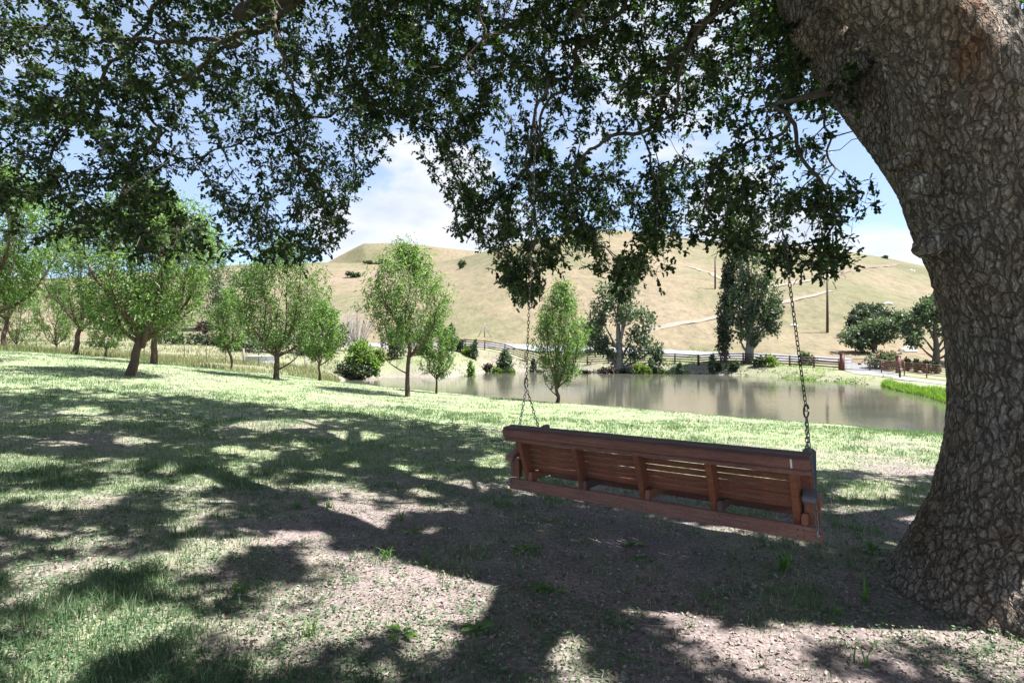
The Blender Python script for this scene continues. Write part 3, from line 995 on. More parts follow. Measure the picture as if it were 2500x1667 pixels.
    u = np.cross(ax, rg.normal(0, 1, (n, 3))); u /= np.linalg.norm(u, axis=1, keepdims=True); w = np.cross(ax, u)
    r0 = .0028
    ring = [u * math.cos(t) + w * math.sin(t) for t in (0, 2.094, 4.189)]
    V = np.stack([st + r0 * q for q in ring] + [en + r0 * .5 * q for q in ring], 1) - base
    Fq = np.array([(0, 1, 4, 3), (1, 2, 5, 4), (2, 0, 3, 5)])
    mk('twigs', V.reshape(-1, 3), ((np.arange(n) * 6)[:, None, None] + Fq[None]).reshape(-1, 4), M_oak_branch, oak).name = 'twig_mass'
    leaves('crown', pos, dd, sz, M_oak_leaf, oak, base, LEAF_OAK, LEAF_OAK_F, rg)
    st2, en2, pos2, dd2, sz2 = twigs(away, 5, 6, .153, .42, True)
    leaves('upper_crown', pos2, dd2, sz2, M_oak_leaf, oak, base, LEAF_KITE, LEAF_KITE_F, rg)
    open('/tmp/oak.txt', 'w').write(str((len(Pn), n0, len(near), len(away), len(pos), len(pos2)))) if 0 else None
    print('OAK nodes', len(Pn), 'near', len(near), 'leaves', len(pos), len(pos2))
    return oak
build_oak()

# ------------------------------------------------------------------ the swing bench
def wood_material(name, c0, c1, c2, rough=.55):
    m, nd, lk, b = new_mat(name)
    tc = nd.new('ShaderNodeTexCoord'); oc = tc.outputs['Object']
    g = noise_node(nd, lk, 9, 7, .65, oc, (.5, 14, 14))
    p = noise_node(nd, lk, 60, 4, .7, oc)
    l = noise_node(nd, lk, 2.2, 3, .5, oc)
    r = ramp(nd, [(.25, c0), (.5, c1), (.78, c2)])
    lk.new(g.outputs['Fac'], r.inputs['Fac'])
    v = ramp(nd, [(.35, (.62, .60, .60)), (.62, (1.1, 1.1, 1.1)), (.75, (1.5, 1.45, 1.4))])
    lk.new(p.outputs['Fac'], v.inputs['Fac'])
    c = mix(nd, lk, .6, r.outputs['Color'], v.outputs['Color'], 'MULTIPLY')
    w = ramp(nd, [(.4, (1, 1, 1)), (.7, (.75, .78, .85))])
    lk.new(l.outputs['Fac'], w.inputs['Fac'])
    c = mix(nd, lk, 1, c, w.outputs['Color'], 'MULTIPLY')
    lk.new(c, b.inputs['Base Color'])
    b.inputs['Roughness'].default_value = rough
    bump(nd, lk, g.outputs['Fac'], b, .35, .004)
    return m
M_wood = wood_material('redwood', (.13, .042, .022), (.25, .085, .042), (.36, .15, .085))
M_wood_worn = wood_material('redwood_weathered', (.13, .055, .040), (.23, .10, .075), (.33, .18, .145), .5)
M_wood_dark = wood_material('redwood_dark', (.05, .024, .020), (.095, .046, .038), (.16, .088, .074), .6)
M_wood_grey = wood_material('skylit_weathered_wood', (.07, .065, .07), (.13, .125, .135), (.22, .21, .22), .5)  # weathered arm wood with grey-blue sky light painted into its colour
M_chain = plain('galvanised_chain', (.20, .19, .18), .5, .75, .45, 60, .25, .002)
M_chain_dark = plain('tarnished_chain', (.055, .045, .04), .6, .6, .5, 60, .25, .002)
M_bolt = plain('bolt_steel', (.30, .30, .30), .4, .8, .2, 50, 0)
M_white_mark = plain('white_paint_mark', (.75, .74, .70), .6, 0, .1, 50, 0)

def bevel_box(name, c, size, mat, parent, bev=.006, rotx=0.0, seg=2, round_end=0.0):
    bm = bmesh.new()
    bmesh.ops.create_cube(bm, size=1.0)
    bmesh.ops.scale(bm, vec=size, verts=bm.verts)
    if round_end:
        ed = [e for e in bm.edges if abs(e.verts[0].co.x - e.verts[1].co.x) < 1e-6 and abs(e.verts[0].co.z - e.verts[1].co.z) < 1e-6]
        bmesh.ops.bevel(bm, geom=ed, offset=round_end, segments=4, affect='EDGES')
    bmesh.ops.bevel(bm, geom=[e for e in bm.edges if e.calc_face_angle(0) > .6], offset=bev, segments=seg, affect='EDGES')
    me = bpy.data.meshes.new(name); bm.to_mesh(me); bm.free()
    me.materials.append(mat)
    o = bpy.data.objects.new(name, me); COL.objects.link(o)
    o.parent = parent; o.location = c; o.rotation_euler = (rotx, 0, 0)
    return o

def prism_part(name, poly_yz, x0, x1, mat, parent, bev=.005):
    """A plank sawn to an outline in the bench's YZ plane."""
    bm = bmesh.new()
    a = [bm.verts.new((x0, y, z)) for y, z in poly_yz]
    f = bm.faces.new(a)
    r = bmesh.ops.extrude_face_region(bm, geom=[f])
    for v in r['geom']:
        if isinstance(v, bmesh.types.BMVert):
            v.co.x = x1
    bmesh.ops.recalc_face_normals(bm, faces=bm.faces)
    bmesh.ops.bevel(bm, geom=[e for e in bm.edges if e.calc_face_angle(0) > .6], offset=bev, segments=2, affect='EDGES')
    me = bpy.data.meshes.new(name); bm.to_mesh(me); bm.free()
    me.materials.append(mat)
    o = bpy.data.objects.new(name, me); COL.objects.link(o); o.parent = parent
    return o

def link_mesh(length, width, wire, mat):
    """One oval chain link lying in XZ, long axis Z."""
    r = width / 2 - wire; h = length / 2 - wire - r
    path = []
    for k in range(5):
        t = math.pi * k / 4
        path.append((r * math.cos(t), 0, h + r * math.sin(t)))
    for k in range(5):
        t = math.pi + math.pi * k / 4
        path.append((r * math.cos(t), 0, -h + r * math.sin(t)))
    path = np.array(path)
    n = len(path); s = 5
    V = []
    for i in range(n):
        T = path[(i + 1) % n] - path[i - 1]; T /= np.linalg.norm(T)
        B = np.array([0, 1.0, 0]); N = np.cross(T, B)
        for j in range(s):
            t = 2 * math.pi * j / s
            V.append(path[i] + wire * (math.cos(t) * N + math.sin(t) * B))
    Fc = [(i * s + j, i * s + (j + 1) % s, ((i + 1) % n) * s + (j + 1) % s, ((i + 1) % n) * s + j) for i in range(n) for j in range(s)]
    o = mk('link', V, Fc, mat, smooth=True)
    me = o.data
    bpy.data.objects.remove(o)
    return me

def build_swing():
    yaw, roll = -.638, .011
    c, s = math.cos(yaw), math.sin(yaw)
    ux = np.array([c * math.cos(roll), s * math.cos(roll), math.sin(roll)]); uy = np.array([-s, c, 0.0])
    uz = np.cross(ux, uy); uz /= np.linalg.norm(uz)
    O = np.array([-.042, 5.028, .358])
    L, OV = 2.35, .058
    RL = L + 2 * OV
    mid = O + ux * RL / 2 + uy * .3
    root = thing('porch_swing', 'long red-brown slatted wooden bench swing hanging on chains from the oak', 'swing')
    Rm = Matrix(((ux[0], uy[0], uz[0], O[0]), (ux[1], uy[1], uz[1], O[1]), (ux[2], uy[2], uz[2], O[2]), (0, 0, 0, 1)))
    root.matrix_world = Rm
    W = lambda a, b, h: O + ux * a + uy * b + uz * h
    # rear and front rails
    bevel_box('rear_rail', (RL / 2, .02, -.046), (RL, .04, .092), M_wood_worn, root, .005, round_end=.022)
    bevel_box('front_rail', (RL / 2 - .06, .58, -.046), (RL - .24, .04, .092), M_wood_worn, root, .005, round_end=.022)
    tl = math.atan2(.159, .459)
    for i in range(5):
        x = OV + .132 + .529 * i
        prism_part('back_post', [(.043, -.09), (.150, -.09), (.150, .0), (.02, .36), (.0, .44), (-.065, .44), (-.098, .36), (.043, .0)], x - .024, x + .024, M_wood, root)
        prism_part('seat_bearer', [(.004, .002), (.596, .002), (.596, .060), (.40, .066), (.15, .060), (.10, .074), (.012, .074)], x + .029, x + .069, M_wood_dark if i in (1, 3) else M_wood, root)
    # back slats on the front of the posts
    for k in range(7):
        z = .098 + .0475 * k
        y = .126 - .346 * (z - .0) + .012
        bevel_box('back_slat', (RL / 2, y, z), (L - .02, .016, .0436), M_wood, root, .0055, tl, 1)
    # rear top boards and the cap
    bevel_box('top_rear_board', (RL / 2, -.128, .412), (L, .026, .066), M_wood_worn, root, .005, tl)
    bevel_box('lower_rear_board', (RL / 2, -.104, .359), (L, .020, .034), M_wood_worn, root, .004, tl)
    bevel_box('cap_board', (RL / 2, -.103, .455), (L, .058, .022), M_wood_dark, root, .006, .12)
    bevel_box('cap_board', (RL / 2, -.040, .460), (L - .004, .058, .022), M_wood_dark, root, .006, .12)
    # seat slats
    for k in range(8):
        y = .178 + .054 * k
        bevel_box('seat_slat', (RL / 2, y, .0765), (L - .06, .040, .018), M_wood, root, .003, 0, 1)
    # arm rests
    for sd, x in ((0, .050), (1, RL - .075)):
        bm = bmesh.new()
        w = .042
        pr = [(-w, -.04), (w, -.04)] + [(w * math.cos(t) * 1.05, .54 + w * 1.0 * math.sin(t)) for t in np.linspace(0, math.pi, 9)]
        vs = [bm.verts.new((x + a, b, .158)) for a, b in pr]
        f = bm.faces.new(vs)
        r = bmesh.ops.extrude_face_region(bm, geom=[f])
        for v in r['geom']:
            if isinstance(v, bmesh.types.BMVert):
                v.co.z = .196
        for v in bm.verts:
            v.co.z += .36 * max(0, v.co.y - .0)
            if sd:
                v.co.x -= .17 * max(0, v.co.y)
        bmesh.ops.recalc_face_normals(bm, faces=bm.faces)
        bmesh.ops.bevel(bm, geom=[e for e in bm.edges if e.calc_face_angle(0) > .8], offset=.006, segments=2, affect='EDGES')
        me = bpy.data.meshes.new('arm_rest'); bm.to_mesh(me); bm.free()
        me.materials.append(M_wood_grey if sd else M_wood_worn)
        o = bpy.data.objects.new('arm_rest', me); COL.objects.link(o); o.parent = root
        bevel_box('arm_support', (x, .073, .082), (.090, .055, .158), M_wood, root, .004)
        bevel_box('arm_support', (x - (.088 if sd else 0), .520, .168), (.06, .045, .33), M_wood, root, .004)
    # screw heads and the white mark
    M_screw = plain('rusty_screw', (.02, .015, .013), .6, .3, .2, 50, 0)
    mb = MB(); mb.tube([(0, .0015, 0), (0, -.0015, 0)], .0042, 8)
    scr = mb.build('screw_head', M_screw, root)
    first = True
    for x in [OV + .132 + .529 * i for i in range(5)]:
        for dx, dz in ((.012, -.025), (.012, -.068), (.045, -.025), (.045, -.068)):
            o = scr if first else bpy.data.objects.new('screw_head', scr.data)
            if not first:
                COL.objects.link(o); o.parent = root
            first = False
            o.location = (x + dx, 0, dz)
    o = bevel_box('paint_mark', (RL - OV - .10, -.1425, .413), (.011, .002, .062), M_white_mark, root, .0005, tl, 1)
    o['label'] = 'short white paint streak on the rear board'
    # ---------------- chains
    P1, P2 = .0335, .0335
    meA = link_mesh(.047, .025, .0034, M_chain_dark); meB = link_mesh(.047, .025, .0034, M_chain)
    inv = Rm.inverted()
    rr = random.Random(5)
    def run(parent, a, b, pitch, first=True, sag=0.0):
        a, b = Vector(a), Vector(b)
        n = max(2, int(round((b - a).length / pitch)))
        ax = (b - a).normalized()
        u = ax.orthogonal().normalized()
        tw = rr.uniform(0, 3)
        for i in range(n):
            t = (i + .5) / n
            c = a.lerp(b, t)
            c.z -= sag * 4 * t * (1 - t)
            ang = (i % 2) * math.pi / 2 + tw + .02 * i + rr.uniform(-.12, .12)
            X = (u * math.cos(ang) + ax.cross(u) * math.sin(ang)).normalized()
            Y = ax.cross(X)
            Mx = Matrix(((X[0], Y[0], ax[0], c[0]), (X[1], Y[1], ax[1], c[1]), (X[2], Y[2], ax[2], c[2]), (0, 0, 0, 1)))
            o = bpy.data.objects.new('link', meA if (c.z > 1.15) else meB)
            COL.objects.link(o)
            o.parent = parent
            o.matrix_parent_inverse = Matrix.Identity(4)
            o.matrix_basis = inv @ Mx
    for sd in (0, 1):
        xb = RL - .035 if sd else .035
        rear = W(xb, -.012, -.045); front = W(xb - .16 if sd else xb + .03, .612, -.05)
        cen = W(xb, .30, 0)
        hook = P(1969, 1003, cen[1]) if sd else P(1285, 934, cen[1])
        top = P(1882, -175, 4.12) if sd else P(1334, -170, 5.50)
        # loop of chain round the limb is the part; its links hang below
        limb_c = np.array(LIMB_FRONT[4][:3]) if sd else np.array(LIMB_FRONT[6][:3])
        top = np.array([top[0], top[1], limb_c[2] - (.27 if sd else .21)])
        tang = np.array(LIMB_FRONT[5 if sd else 7][:3]) - np.array(LIMB_FRONT[3 if sd else 5][:3]); tang /= np.linalg.norm(tang)
        R = (.27 if sd else .21)
        sidev = np.cross(tang, [0, 0, 1]); sidev /= np.linalg.norm(sidev)
        upv = np.cross(sidev, tang)
        ctr = np.array([top[0], top[1], limb_c[2]])
        mb = MB()
        ring = [ctr + R * (math.cos(t) * sidev + math.sin(t) * upv) for t in np.linspace(0, 2 * math.pi, 25)]
        L4 = np.array([list(inv @ Vector(p)) for p in ring])
        mb.tube(L4, .011, 8)
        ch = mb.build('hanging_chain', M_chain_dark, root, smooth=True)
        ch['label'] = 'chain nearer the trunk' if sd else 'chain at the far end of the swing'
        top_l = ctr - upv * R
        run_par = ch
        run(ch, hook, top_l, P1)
        # snap hook
        hk = MB()
        lh = .085
        pts = [hook + np.array([.016 * math.cos(t), .004, .045 * math.sin(t)]) for t in np.linspace(.3, 2 * math.pi - .1, 16)]
        hk.tube(np.array([list(inv @ Vector(p)) for p in pts]), .0058, 8)
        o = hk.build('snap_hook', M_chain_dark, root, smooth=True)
        hb = hook - np.array([0, 0, .045])
        run(ch, rear + np.array([0, 0, .03]), hb, P2)
        run(ch, front + np.array([0, 0, .03]), hb, P2)
        for q, yy in ((rear, -.012), (front, .612)):
            eb = MB()
            ql = np.array(list(inv @ Vector(q)))
            pts = [ql + np.array([0, .012 * math.cos(t) - .0, .016 + .016 * math.sin(t)]) for t in np.linspace(0, 2 * math.pi, 13)]
            eb.tube(pts, .0045, 6)
            s_ = -1 if yy < 0 else 1
            eb.tube([ql + np.array([0, s_ * .010, 0]), ql + np.array([0, -s_ * .03, 0])], .0125, 8)
            eb.build('eye_bolt', M_bolt, root, smooth=True)
build_swing()

# ------------------------------------------------------------------ young trees on the lawn
M_young_bark = bark_mat('young_tree_bark', (.05, .032, .026), (.15, .105, .085), 22, (1, 1, .7), .7, .006)
M_young_leaf = leaf_mat('young_tree_leaf', [(0, (.048, .092, .030)), (.5, (.095, .165, .052)), (1, (.19, .265, .105))], .42, (1.5, 1.8, .6), .45, .45)
M_pale_bark = bark_mat('pale_bark', (.12, .105, .09), (.30, .275, .245), 10, (1, 1, .4), .7, .01)
M_grey_leaf = leaf_mat('grey_green_leaf', [(0, (.045, .065, .040)), (.5, (.075, .105, .062)), (1, (.125, .155, .095))], .3, (1.4, 1.7, .8), .5, .4)
M_dark_leaf = leaf_mat('dark_evergreen_leaf', [(0, (.022, .034, .020)), (.5, (.042, .060, .034)), (1, (.075, .095, .055))], .2, (1.3, 1.6, .7), .5, .4)
M_bright_leaf = leaf_mat('bright_shrub_leaf', [(0, (.06, .10, .018)), (.5, (.10, .155, .028)), (1, (.19, .23, .05))], .35, (1.5, 1.8, .5), .5, .4)
M_hedge_leaf = leaf_mat('dark_hedge_leaf', [(0, (.016, .026, .012)), (.5, (.030, .046, .020)), (1, (.055, .075, .030))], .2, (1.4, 1.8, .6), .5, .4)
M_bramble = leaf_mat('bramble_leaf', [(0, (.045, .070, .038)), (.5, (.080, .112, .060)), (1, (.16, .185, .12))], .25, (1.4, 1.7, .7), .5, .5)
M_willow_leaf = leaf_mat('willow_leaf', [(0, (.08, .13, .03)), (.5, (.12, .185, .05)), (1, (.20, .26, .09))], .42, (1.5, 1.8, .6), .5, .4)
M_dead_twig = plain('dead_grey_twigs', (.30, .28, .28), .9, 0, .3, 12, 0)
M_purple_leaf = leaf_mat('dark_purple_leaf', [(0, (.028, .020, .022)), (.5, (.045, .034, .030)), (1, (.07, .055, .042))], .2, (1.6, 1.2, .9), .5, .4)

def young_tree(px, py, d, h_px, w_px, label, seed, trunk_frac=.16, lean=0.0, n_limb=6, n_leaf=5200, low=None, fork=None, cx_px=0.0, leaf=.145, narrow=False, thick=.014):
    """Vase-shaped young tree with long narrow leaves. Sizes come from photo pixels at depth d."""
    rg = rng(seed)
    b = on_ground(px, d)
    H = h_px * d / F; Wd = w_px * d / F
    t = thing('young_tree', label, 'tree', b, 'young trees on the lawn')
    mb = MB()
    fz = H * trunk_frac
    fx = lean * fz
    r0 = max(.03, thick * H)
    wob = rg.normal(0, .012 * H, (4, 2)); wob[0] = 0
    tp = np.array([(fx * k / 3 + wob[k, 0] * .5, wob[k, 1] * .5, fz * k / 3 - (.06 if k == 0 else 0)) for k in range(4)])
    tr = resample(np.hstack([tp, np.array([[r0 * 1.35], [r0 * 1.05], [r0 * .95], [r0 * .9]])]), .06)
    mb.tube(tr[:, :3], tr[:, 3], 9, True, .06, rg)
    top = tp[-1]
    cxo = cx_px * d / F
    pos, dirs = [], []
    LN = []
    for i in range(n_limb):
        a = 2 * np.pi * (i + rg.uniform(-.3, .3)) / n_limb
        rad = Wd / 2 * rg.uniform(.55, 1.0)
        if i == 0:
            rad *= .2
        hh = H * rg.uniform(.80, 1.0) if rad < Wd * .33 else H * rg.uniform(.58, .86)
        ex = cxo + rad * math.cos(a); ey = rad * math.sin(a) * .85
        st = top + np.array([0, 0, -fz * rg.uniform(0, .25)])
        m1 = st + np.array([(ex - st[0]) * .45, ey * .45, (hh - st[2]) * .22])
        m2 = st + np.array([(ex - st[0]) * .85, ey * .85, (hh - st[2]) * .62])
        e = np.array([ex, ey, hh])
        pl = np.array([st, m1, m2, e]); pl[1:3] += rg.normal(0, .025 * H, (2, 3))
        rr = np.array([r0 * .62, r0 * .42, r0 * .22, .005])
        q = resample(np.hstack([pl, rr[:, None]]), .12)
        mb.tube(q[:, :3], np.maximum(q[:, 3], .003), 6)
        LN.append(q)
    if low is not None:                                   # a low stray branch
        for a, hl, ln in low:
            st = tp[0] * (1 - hl) + tp[-1] * hl
            e = st + np.array([math.cos(a) * ln * H, .1 * H * math.sin(a * 3), .10 * H])
            e2 = e + np.array([math.cos(a) * ln * .25 * H, 0, .18 * H])
            q = resample(np.hstack([np.array([st, (st + e) / 2 - [0, 0, .01 * H], e, e2]), np.array([[r0 * .4], [r0 * .3], [r0 * .2], [.004]])]), .1)
            mb.tube(q[:, :3], np.maximum(q[:, 3], .003), 5); LN.append(q)
    # shoots fill an egg-shaped crown, each tied to the nearest limb; leaves along the shoots
    allp = np.concatenate([q[len(q) // 5:, :3] for q in LN])
    n_sh = max(30, n_leaf // 30)
    per = 30
    zb = fz * 1.05; zt = H * 1.0
    nlob = 5
    for k in range(n_sh):
        u = rg.uniform(0, 1) ** .9
        prof = (math.sin(math.pi * min(1, u * .62 + .13)) ** .8) * (1 if u < .72 else max(.12, 1 - (u - .72) / .30))
        a = rg.uniform(0, 2 * np.pi)
        rr = prof * Wd / 2 * math.sqrt(rg.uniform(.05, 1)) * (1 + .20 * math.sin(a * nlob / 2 + seed + u * 7))
        s = np.array([cxo * (.4 + .6 * u) + rr * math.cos(a), rr * math.sin(a) * .9, zb + (zt - zb) * u * .93])
        j = int(np.argmin(((allp - s - np.array([0, 0, -.10 * H])) ** 2).sum(1)))
        p0 = allp[j]
        out = np.array([s[0] - cxo, s[1], 0]); out /= max(np.linalg.norm(out), 1e-3)
        dr = np.array([0, 0, .8]) + out * rg.uniform(0, .55) + rg.normal(0, .28, 3)
        dr /= np.linalg.norm(dr)
        e = s + dr * H * rg.uniform(.05, .13)
        mb.tube(np.array([p0, (p0 + s) / 2 + rg.normal(0, .01 * H, 3), s, e]), [.007, .0055, .004, .002], 4, False)
        tt = rg.uniform(-.35, 1.05, per)
        p = s + (e - s) * tt[:, None] + rg.normal(0, .016 * H, (per, 3))
        pos.append(p)
        dirs.append(dr * .25 + out * .25 + rg.normal(0, .55, (per, 3)) + np.array([0, 0, -.38]))
    mb.build('trunk', M_young_bark, t, smooth=True)
    pos = np.concatenate(pos); dirs = np.concatenate(dirs)
    leaves('crown', pos, dirs, leaf * rg.uniform(.6, 1.15, len(pos)), M_young_leaf, t, 0 * b, LEAF_LANCE * np.array([1, 1.35]), LEAF_KITE_F, rg, 1.6, np.clip(rg.uniform(0, .8, len(pos)) + ((seed * 37) % 10) * .022, 0, 1), curl=.3)
    return t

young_tree(316, 918, 15.5, 470, 350, 'tall young tree with leaning two-stemmed trunk and wide crown on the sunny bank', 101, .20, .28, 8, 15000, None, None, 50, .16, thick=.021)
young_tree(376, 887, 22, 400, 250, 'young tree with dark upright trunk just behind the leaning tree', 102, .17, 0, 6, 9000, cx_px=45, thick=.018)
young_tree(674, 925, 20, 345, 205, 'mid-sized young tree with three upright limbs and a low side branch, hill behind it', 103, .20, .03, 7, 11000, [(0.1, .35, .14)], cx_px=15, thick=.018)
young_tree(995, 967, 18.6, 365, 210, 'young tree alone before the pond with reddish trunk foot and a low curved branch', 104, .34, .02, 8, 9500, [(math.pi - .2, .45, .17)], cx_px=-5)
young_tree(1360, 980, 20, 300, 118, 'slender oval young tree at the water edge behind the far end of the swing', 105, .15, -.02, 8, 9500, [(math.pi - .1, .45, .09)], cx_px=10, leaf=.135)
young_tree(1065, 959, 22, 178, 92, 'small young tree at the pond edge beside the reddish-footed tree', 106, .22, 0, 6, 5200, cx_px=0, leaf=.14)
young_tree(780, 929, 24, 190, 105, 'small thin-trunked young tree standing near the pond tip', 107, .25, 0, 6, 5200, cx_px=5, leaf=.15)
young_tree(565, 905, 27, 200, 90, 'small narrow young tree beside the wire fence', 108, .22, -.05, 6, 5200, cx_px=-5, leaf=.16)
young_tree(258, 871, 30, 135, 115, 'low round young tree in the dry field behind the leaning tree', 109, .16, 0, 6, 4600, cx_px=5, leaf=.17)
young_tree(180, 865, 30, 300, 160, 'young tree with dark S-bent trunk near the bank crest', 110, .24, .25, 6, 7600, cx_px=5, leaf=.17, thick=.018)
young_tree(138, 862, 33, 170, 110, 'small vase-shaped young tree next to the S-bent tree', 111, .14, -.1, 6, 4600, cx_px=-5, leaf=.17)
young_tree(40, 853, 36, 150, 100, 'small open-branched young tree near the picture edge in the dry field', 112, .10, 0, 6, 4200, cx_px=10, leaf=.18)
young_tree(11, 849, 33, 260, 170, 'young tree with straight dark trunk at the very edge of the orchard', 113, .30, 0, 6, 7000, cx_px=-5, leaf=.17, thick=.018)
young_tree(-70, 905, 16, 480, 330, 'large bright young tree cut off by the picture edge', 114, .26, .1, 8, 13000, cx_px=60, leaf=.16, thick=.018)

# ------------------------------------------------------------------ far trees and shrubs
def clump_tree(name, label, px, d, h_px, clumps, leafsize, n_leaf, mat, bark, seed, trunk_r, cat='tree', group=None, trunk_top=.8, spread=.30, limbs=True, base_off=0, rnd_by_h=False):
    """Tree whose crown is a set of leafy masses. clumps: (dx_px, dz_px above base, rx_px, rz_px, weight)."""
    rg = rng(seed)
    b = on_ground(px, d)
    k = d / F
    t = thing(name, label, cat, b, group)
    H = h_px * k
    mb = MB()
    q = resample(np.array([(0, 0, -.1, trunk_r * 1.3), (.01 * H, 0, H * .2, trunk_r), (0, .02 * H, H * trunk_top * .6, trunk_r * .6), (.0, 0, H * trunk_top, trunk_r * .2)]), H / 14)
    mb.tube(q[:, :3], q[:, 3], 8, True, .08, rg)
    pos, dirs, rv = [], [], []
    wsum = sum(c[4] for c in clumps)
    for dx, dz, rx, rz, w in clumps:
        c = np.array([dx * k, rg.uniform(-.5, .5) * rx * k, dz * k])
        if limbs:
            st = q[min(len(q) - 1, int(len(q) * np.clip(dz / h_px * .45, .12, .8)))][:3]
            m = (st + c) / 2 + np.array([0, 0, -.02 * H]) + rg.normal(0, .015 * H, 3)
            qq = resample(np.hstack([np.array([st, m, c]), np.array([[trunk_r * .45], [trunk_r * .28], [.02]])]), H / 18)
            mb.tube(qq[:, :3], np.maximum(qq[:, 3], .012), 6)
        n = int(n_leaf * w / wsum)
        ns = max(6, n // 26)
        # sub-clumps on the shell of the mass
        v = rg.normal(0, 1, (ns, 3)); v /= np.linalg.norm(v, axis=1, keepdims=True)
        sc = c + v * np.array([rx * k, rx * k * .9, rz * k]) * (rg.uniform(.35, 1.0, (ns, 1)) ** .5)
        rel = np.repeat(np.arange(ns), 26)
        off = rg.normal(0, 1, (len(rel), 3)) * np.array([rx, rx, rz]) * k * spread * .5
        pos.append(sc[rel] + off)
        dirs.append(off + rg.normal(0, 1, off.shape) * rx * k * .3 + np.array([0, 0, -.05]))
        rv.append(np.clip(rg.normal(.5, .2, ns)[rel] + rg.normal(0, .15, len(rel)), 0, 1))
        if limbs:
            for j in rg.choice(ns, min(ns, 9), replace=False):
                mb.tube(np.array([c, (c + sc[j]) / 2 + rg.normal(0, .01 * H, 3), sc[j]]), [.03, .02, .008], 4, False)
    mb.build('trunk' if cat == 'tree' else 'stems', bark, t, smooth=True).name = 'trunk' if cat == 'tree' else 'stem'
    pos = np.concatenate(pos); dirs = np.concatenate(dirs)
    ok = pos[:, 2] > .02
    leaves('crown' if cat == 'tree' else 'foliage', pos[ok], dirs[ok], leafsize * rg.uniform(.6, 1.25, ok.sum()), mat, t, np.zeros(3), LEAF_KITE * np.array([1, 1.25]), LEAF_KITE_F, rg, 2.0, np.concatenate(rv)[ok])
    return t

# tall poplar on the far shore, with its narrow neighbour
clump_tree('poplar_tree', 'tall many-limbed poplar on the far shore behind the rail fence', 1828, 66, 345,
           [(-12, 90, 28, 40, 1), (25, 110, 34, 45, 1.2), (45, 150, 32, 50, 1.3), (52, 105, 24, 35, .8), (-35, 130, 25, 50, 1), (0, 165, 40, 60, 1.6), (-28, 200, 26, 50, 1), (22, 215, 34, 52, 1.3), (-8, 265, 30, 52, 1.2), (-30, 290, 22, 40, .8), (-20, 330, 22, 40, .8), (60, 130, 20, 30, .5), (8, 60, 25, 16, .25)],
           .42, 8200, M_grey_leaf, M_pale_bark, 201, .42, trunk_top=.85)
clump_tree('narrow_poplar_tree', 'narrow dark columnar tree close against the tall poplar', 1770, 67, 260,
           [(0, 40, 15, 28, 1), (-2, 85, 19, 35, 1.2), (2, 130, 19, 38, 1.2), (4, 175, 17, 38, 1), (6, 220, 13, 35, .8)], .38, 3400, M_dark_leaf, M_pale_bark, 202, .16, trunk_top=.8)
clump_tree('cottonwood_tree', 'broad grey-green cottonwood with pale trunk on the far shore', 1510, 68, 255,
           [(-55, 80, 30, 25, .9), (-25, 70, 24, 24, .6), (45, 75, 32, 30, .9), (85, 65, 24, 22, .6), (-45, 150, 28, 32, .9), (5, 165, 36, 40, 1.2), (55, 130, 36, 34, 1.1), (-20, 205, 28, 32, .8), (25, 215, 26, 30, .7), (-75, 110, 18, 20, .35), (-5, 45, 20, 18, .35), (100, 45, 14, 12, .2)],
           .42, 6000, M_grey_leaf, M_pale_bark, 203, .40, trunk_top=.8, spread=.4)
clump_tree('small_far_tree', 'small dark tree with bare stem beside the cottonwood', 1452, 74, 95, [(0, 62, 20, 22, 1), (-14, 55, 16, 18, .6), (14, 66, 15, 18, .6)], .36, 1500, M_grey_leaf, M_pale_bark, 204, .12)
# oaks beyond the gate
clump_tree('hill_oak_tree', 'round dark evergreen oak on the slope behind the gate', 2130, float(hit(2130, 822)[1]), 90, [(-25, 38, 38, 30, 1.3), (15, 45, 38, 34, 1.3), (-5, 62, 36, 22, 1), (45, 40, 28, 28, .8), (-42, 26, 22, 20, .6)], .40, 6500, M_dark_leaf, M_oak_branch, 205, .4, spread=.22)
clump_tree('low_oak_tree', 'low spreading grey-leaved tree right behind the gate', 2135, 68, 95, [(-42, 42, 30, 28, .9), (0, 55, 34, 30, 1.1), (38, 62, 34, 30, 1), (70, 80, 26, 24, .7), (-15, 28, 30, 22, .6)], .36, 4600, M_grey_leaf, M_oak_branch, 206, .25)
clump_tree('roadside_oak_tree', 'open-crowned oak with several dark stems partly hidden by the trunk', 2285, 62, 172, [(-48, 95, 26, 30, .8), (-22, 130, 26, 28, .8), (12, 148, 34, 26, 1), (45, 120, 34, 36, 1), (62, 80, 30, 32, .8), (10, 100, 30, 30, .8), (-60, 62, 20, 22, .5), (80, 55, 24, 26, .5)], .38, 5600, M_grey_leaf, M_oak_branch, 207, .30)
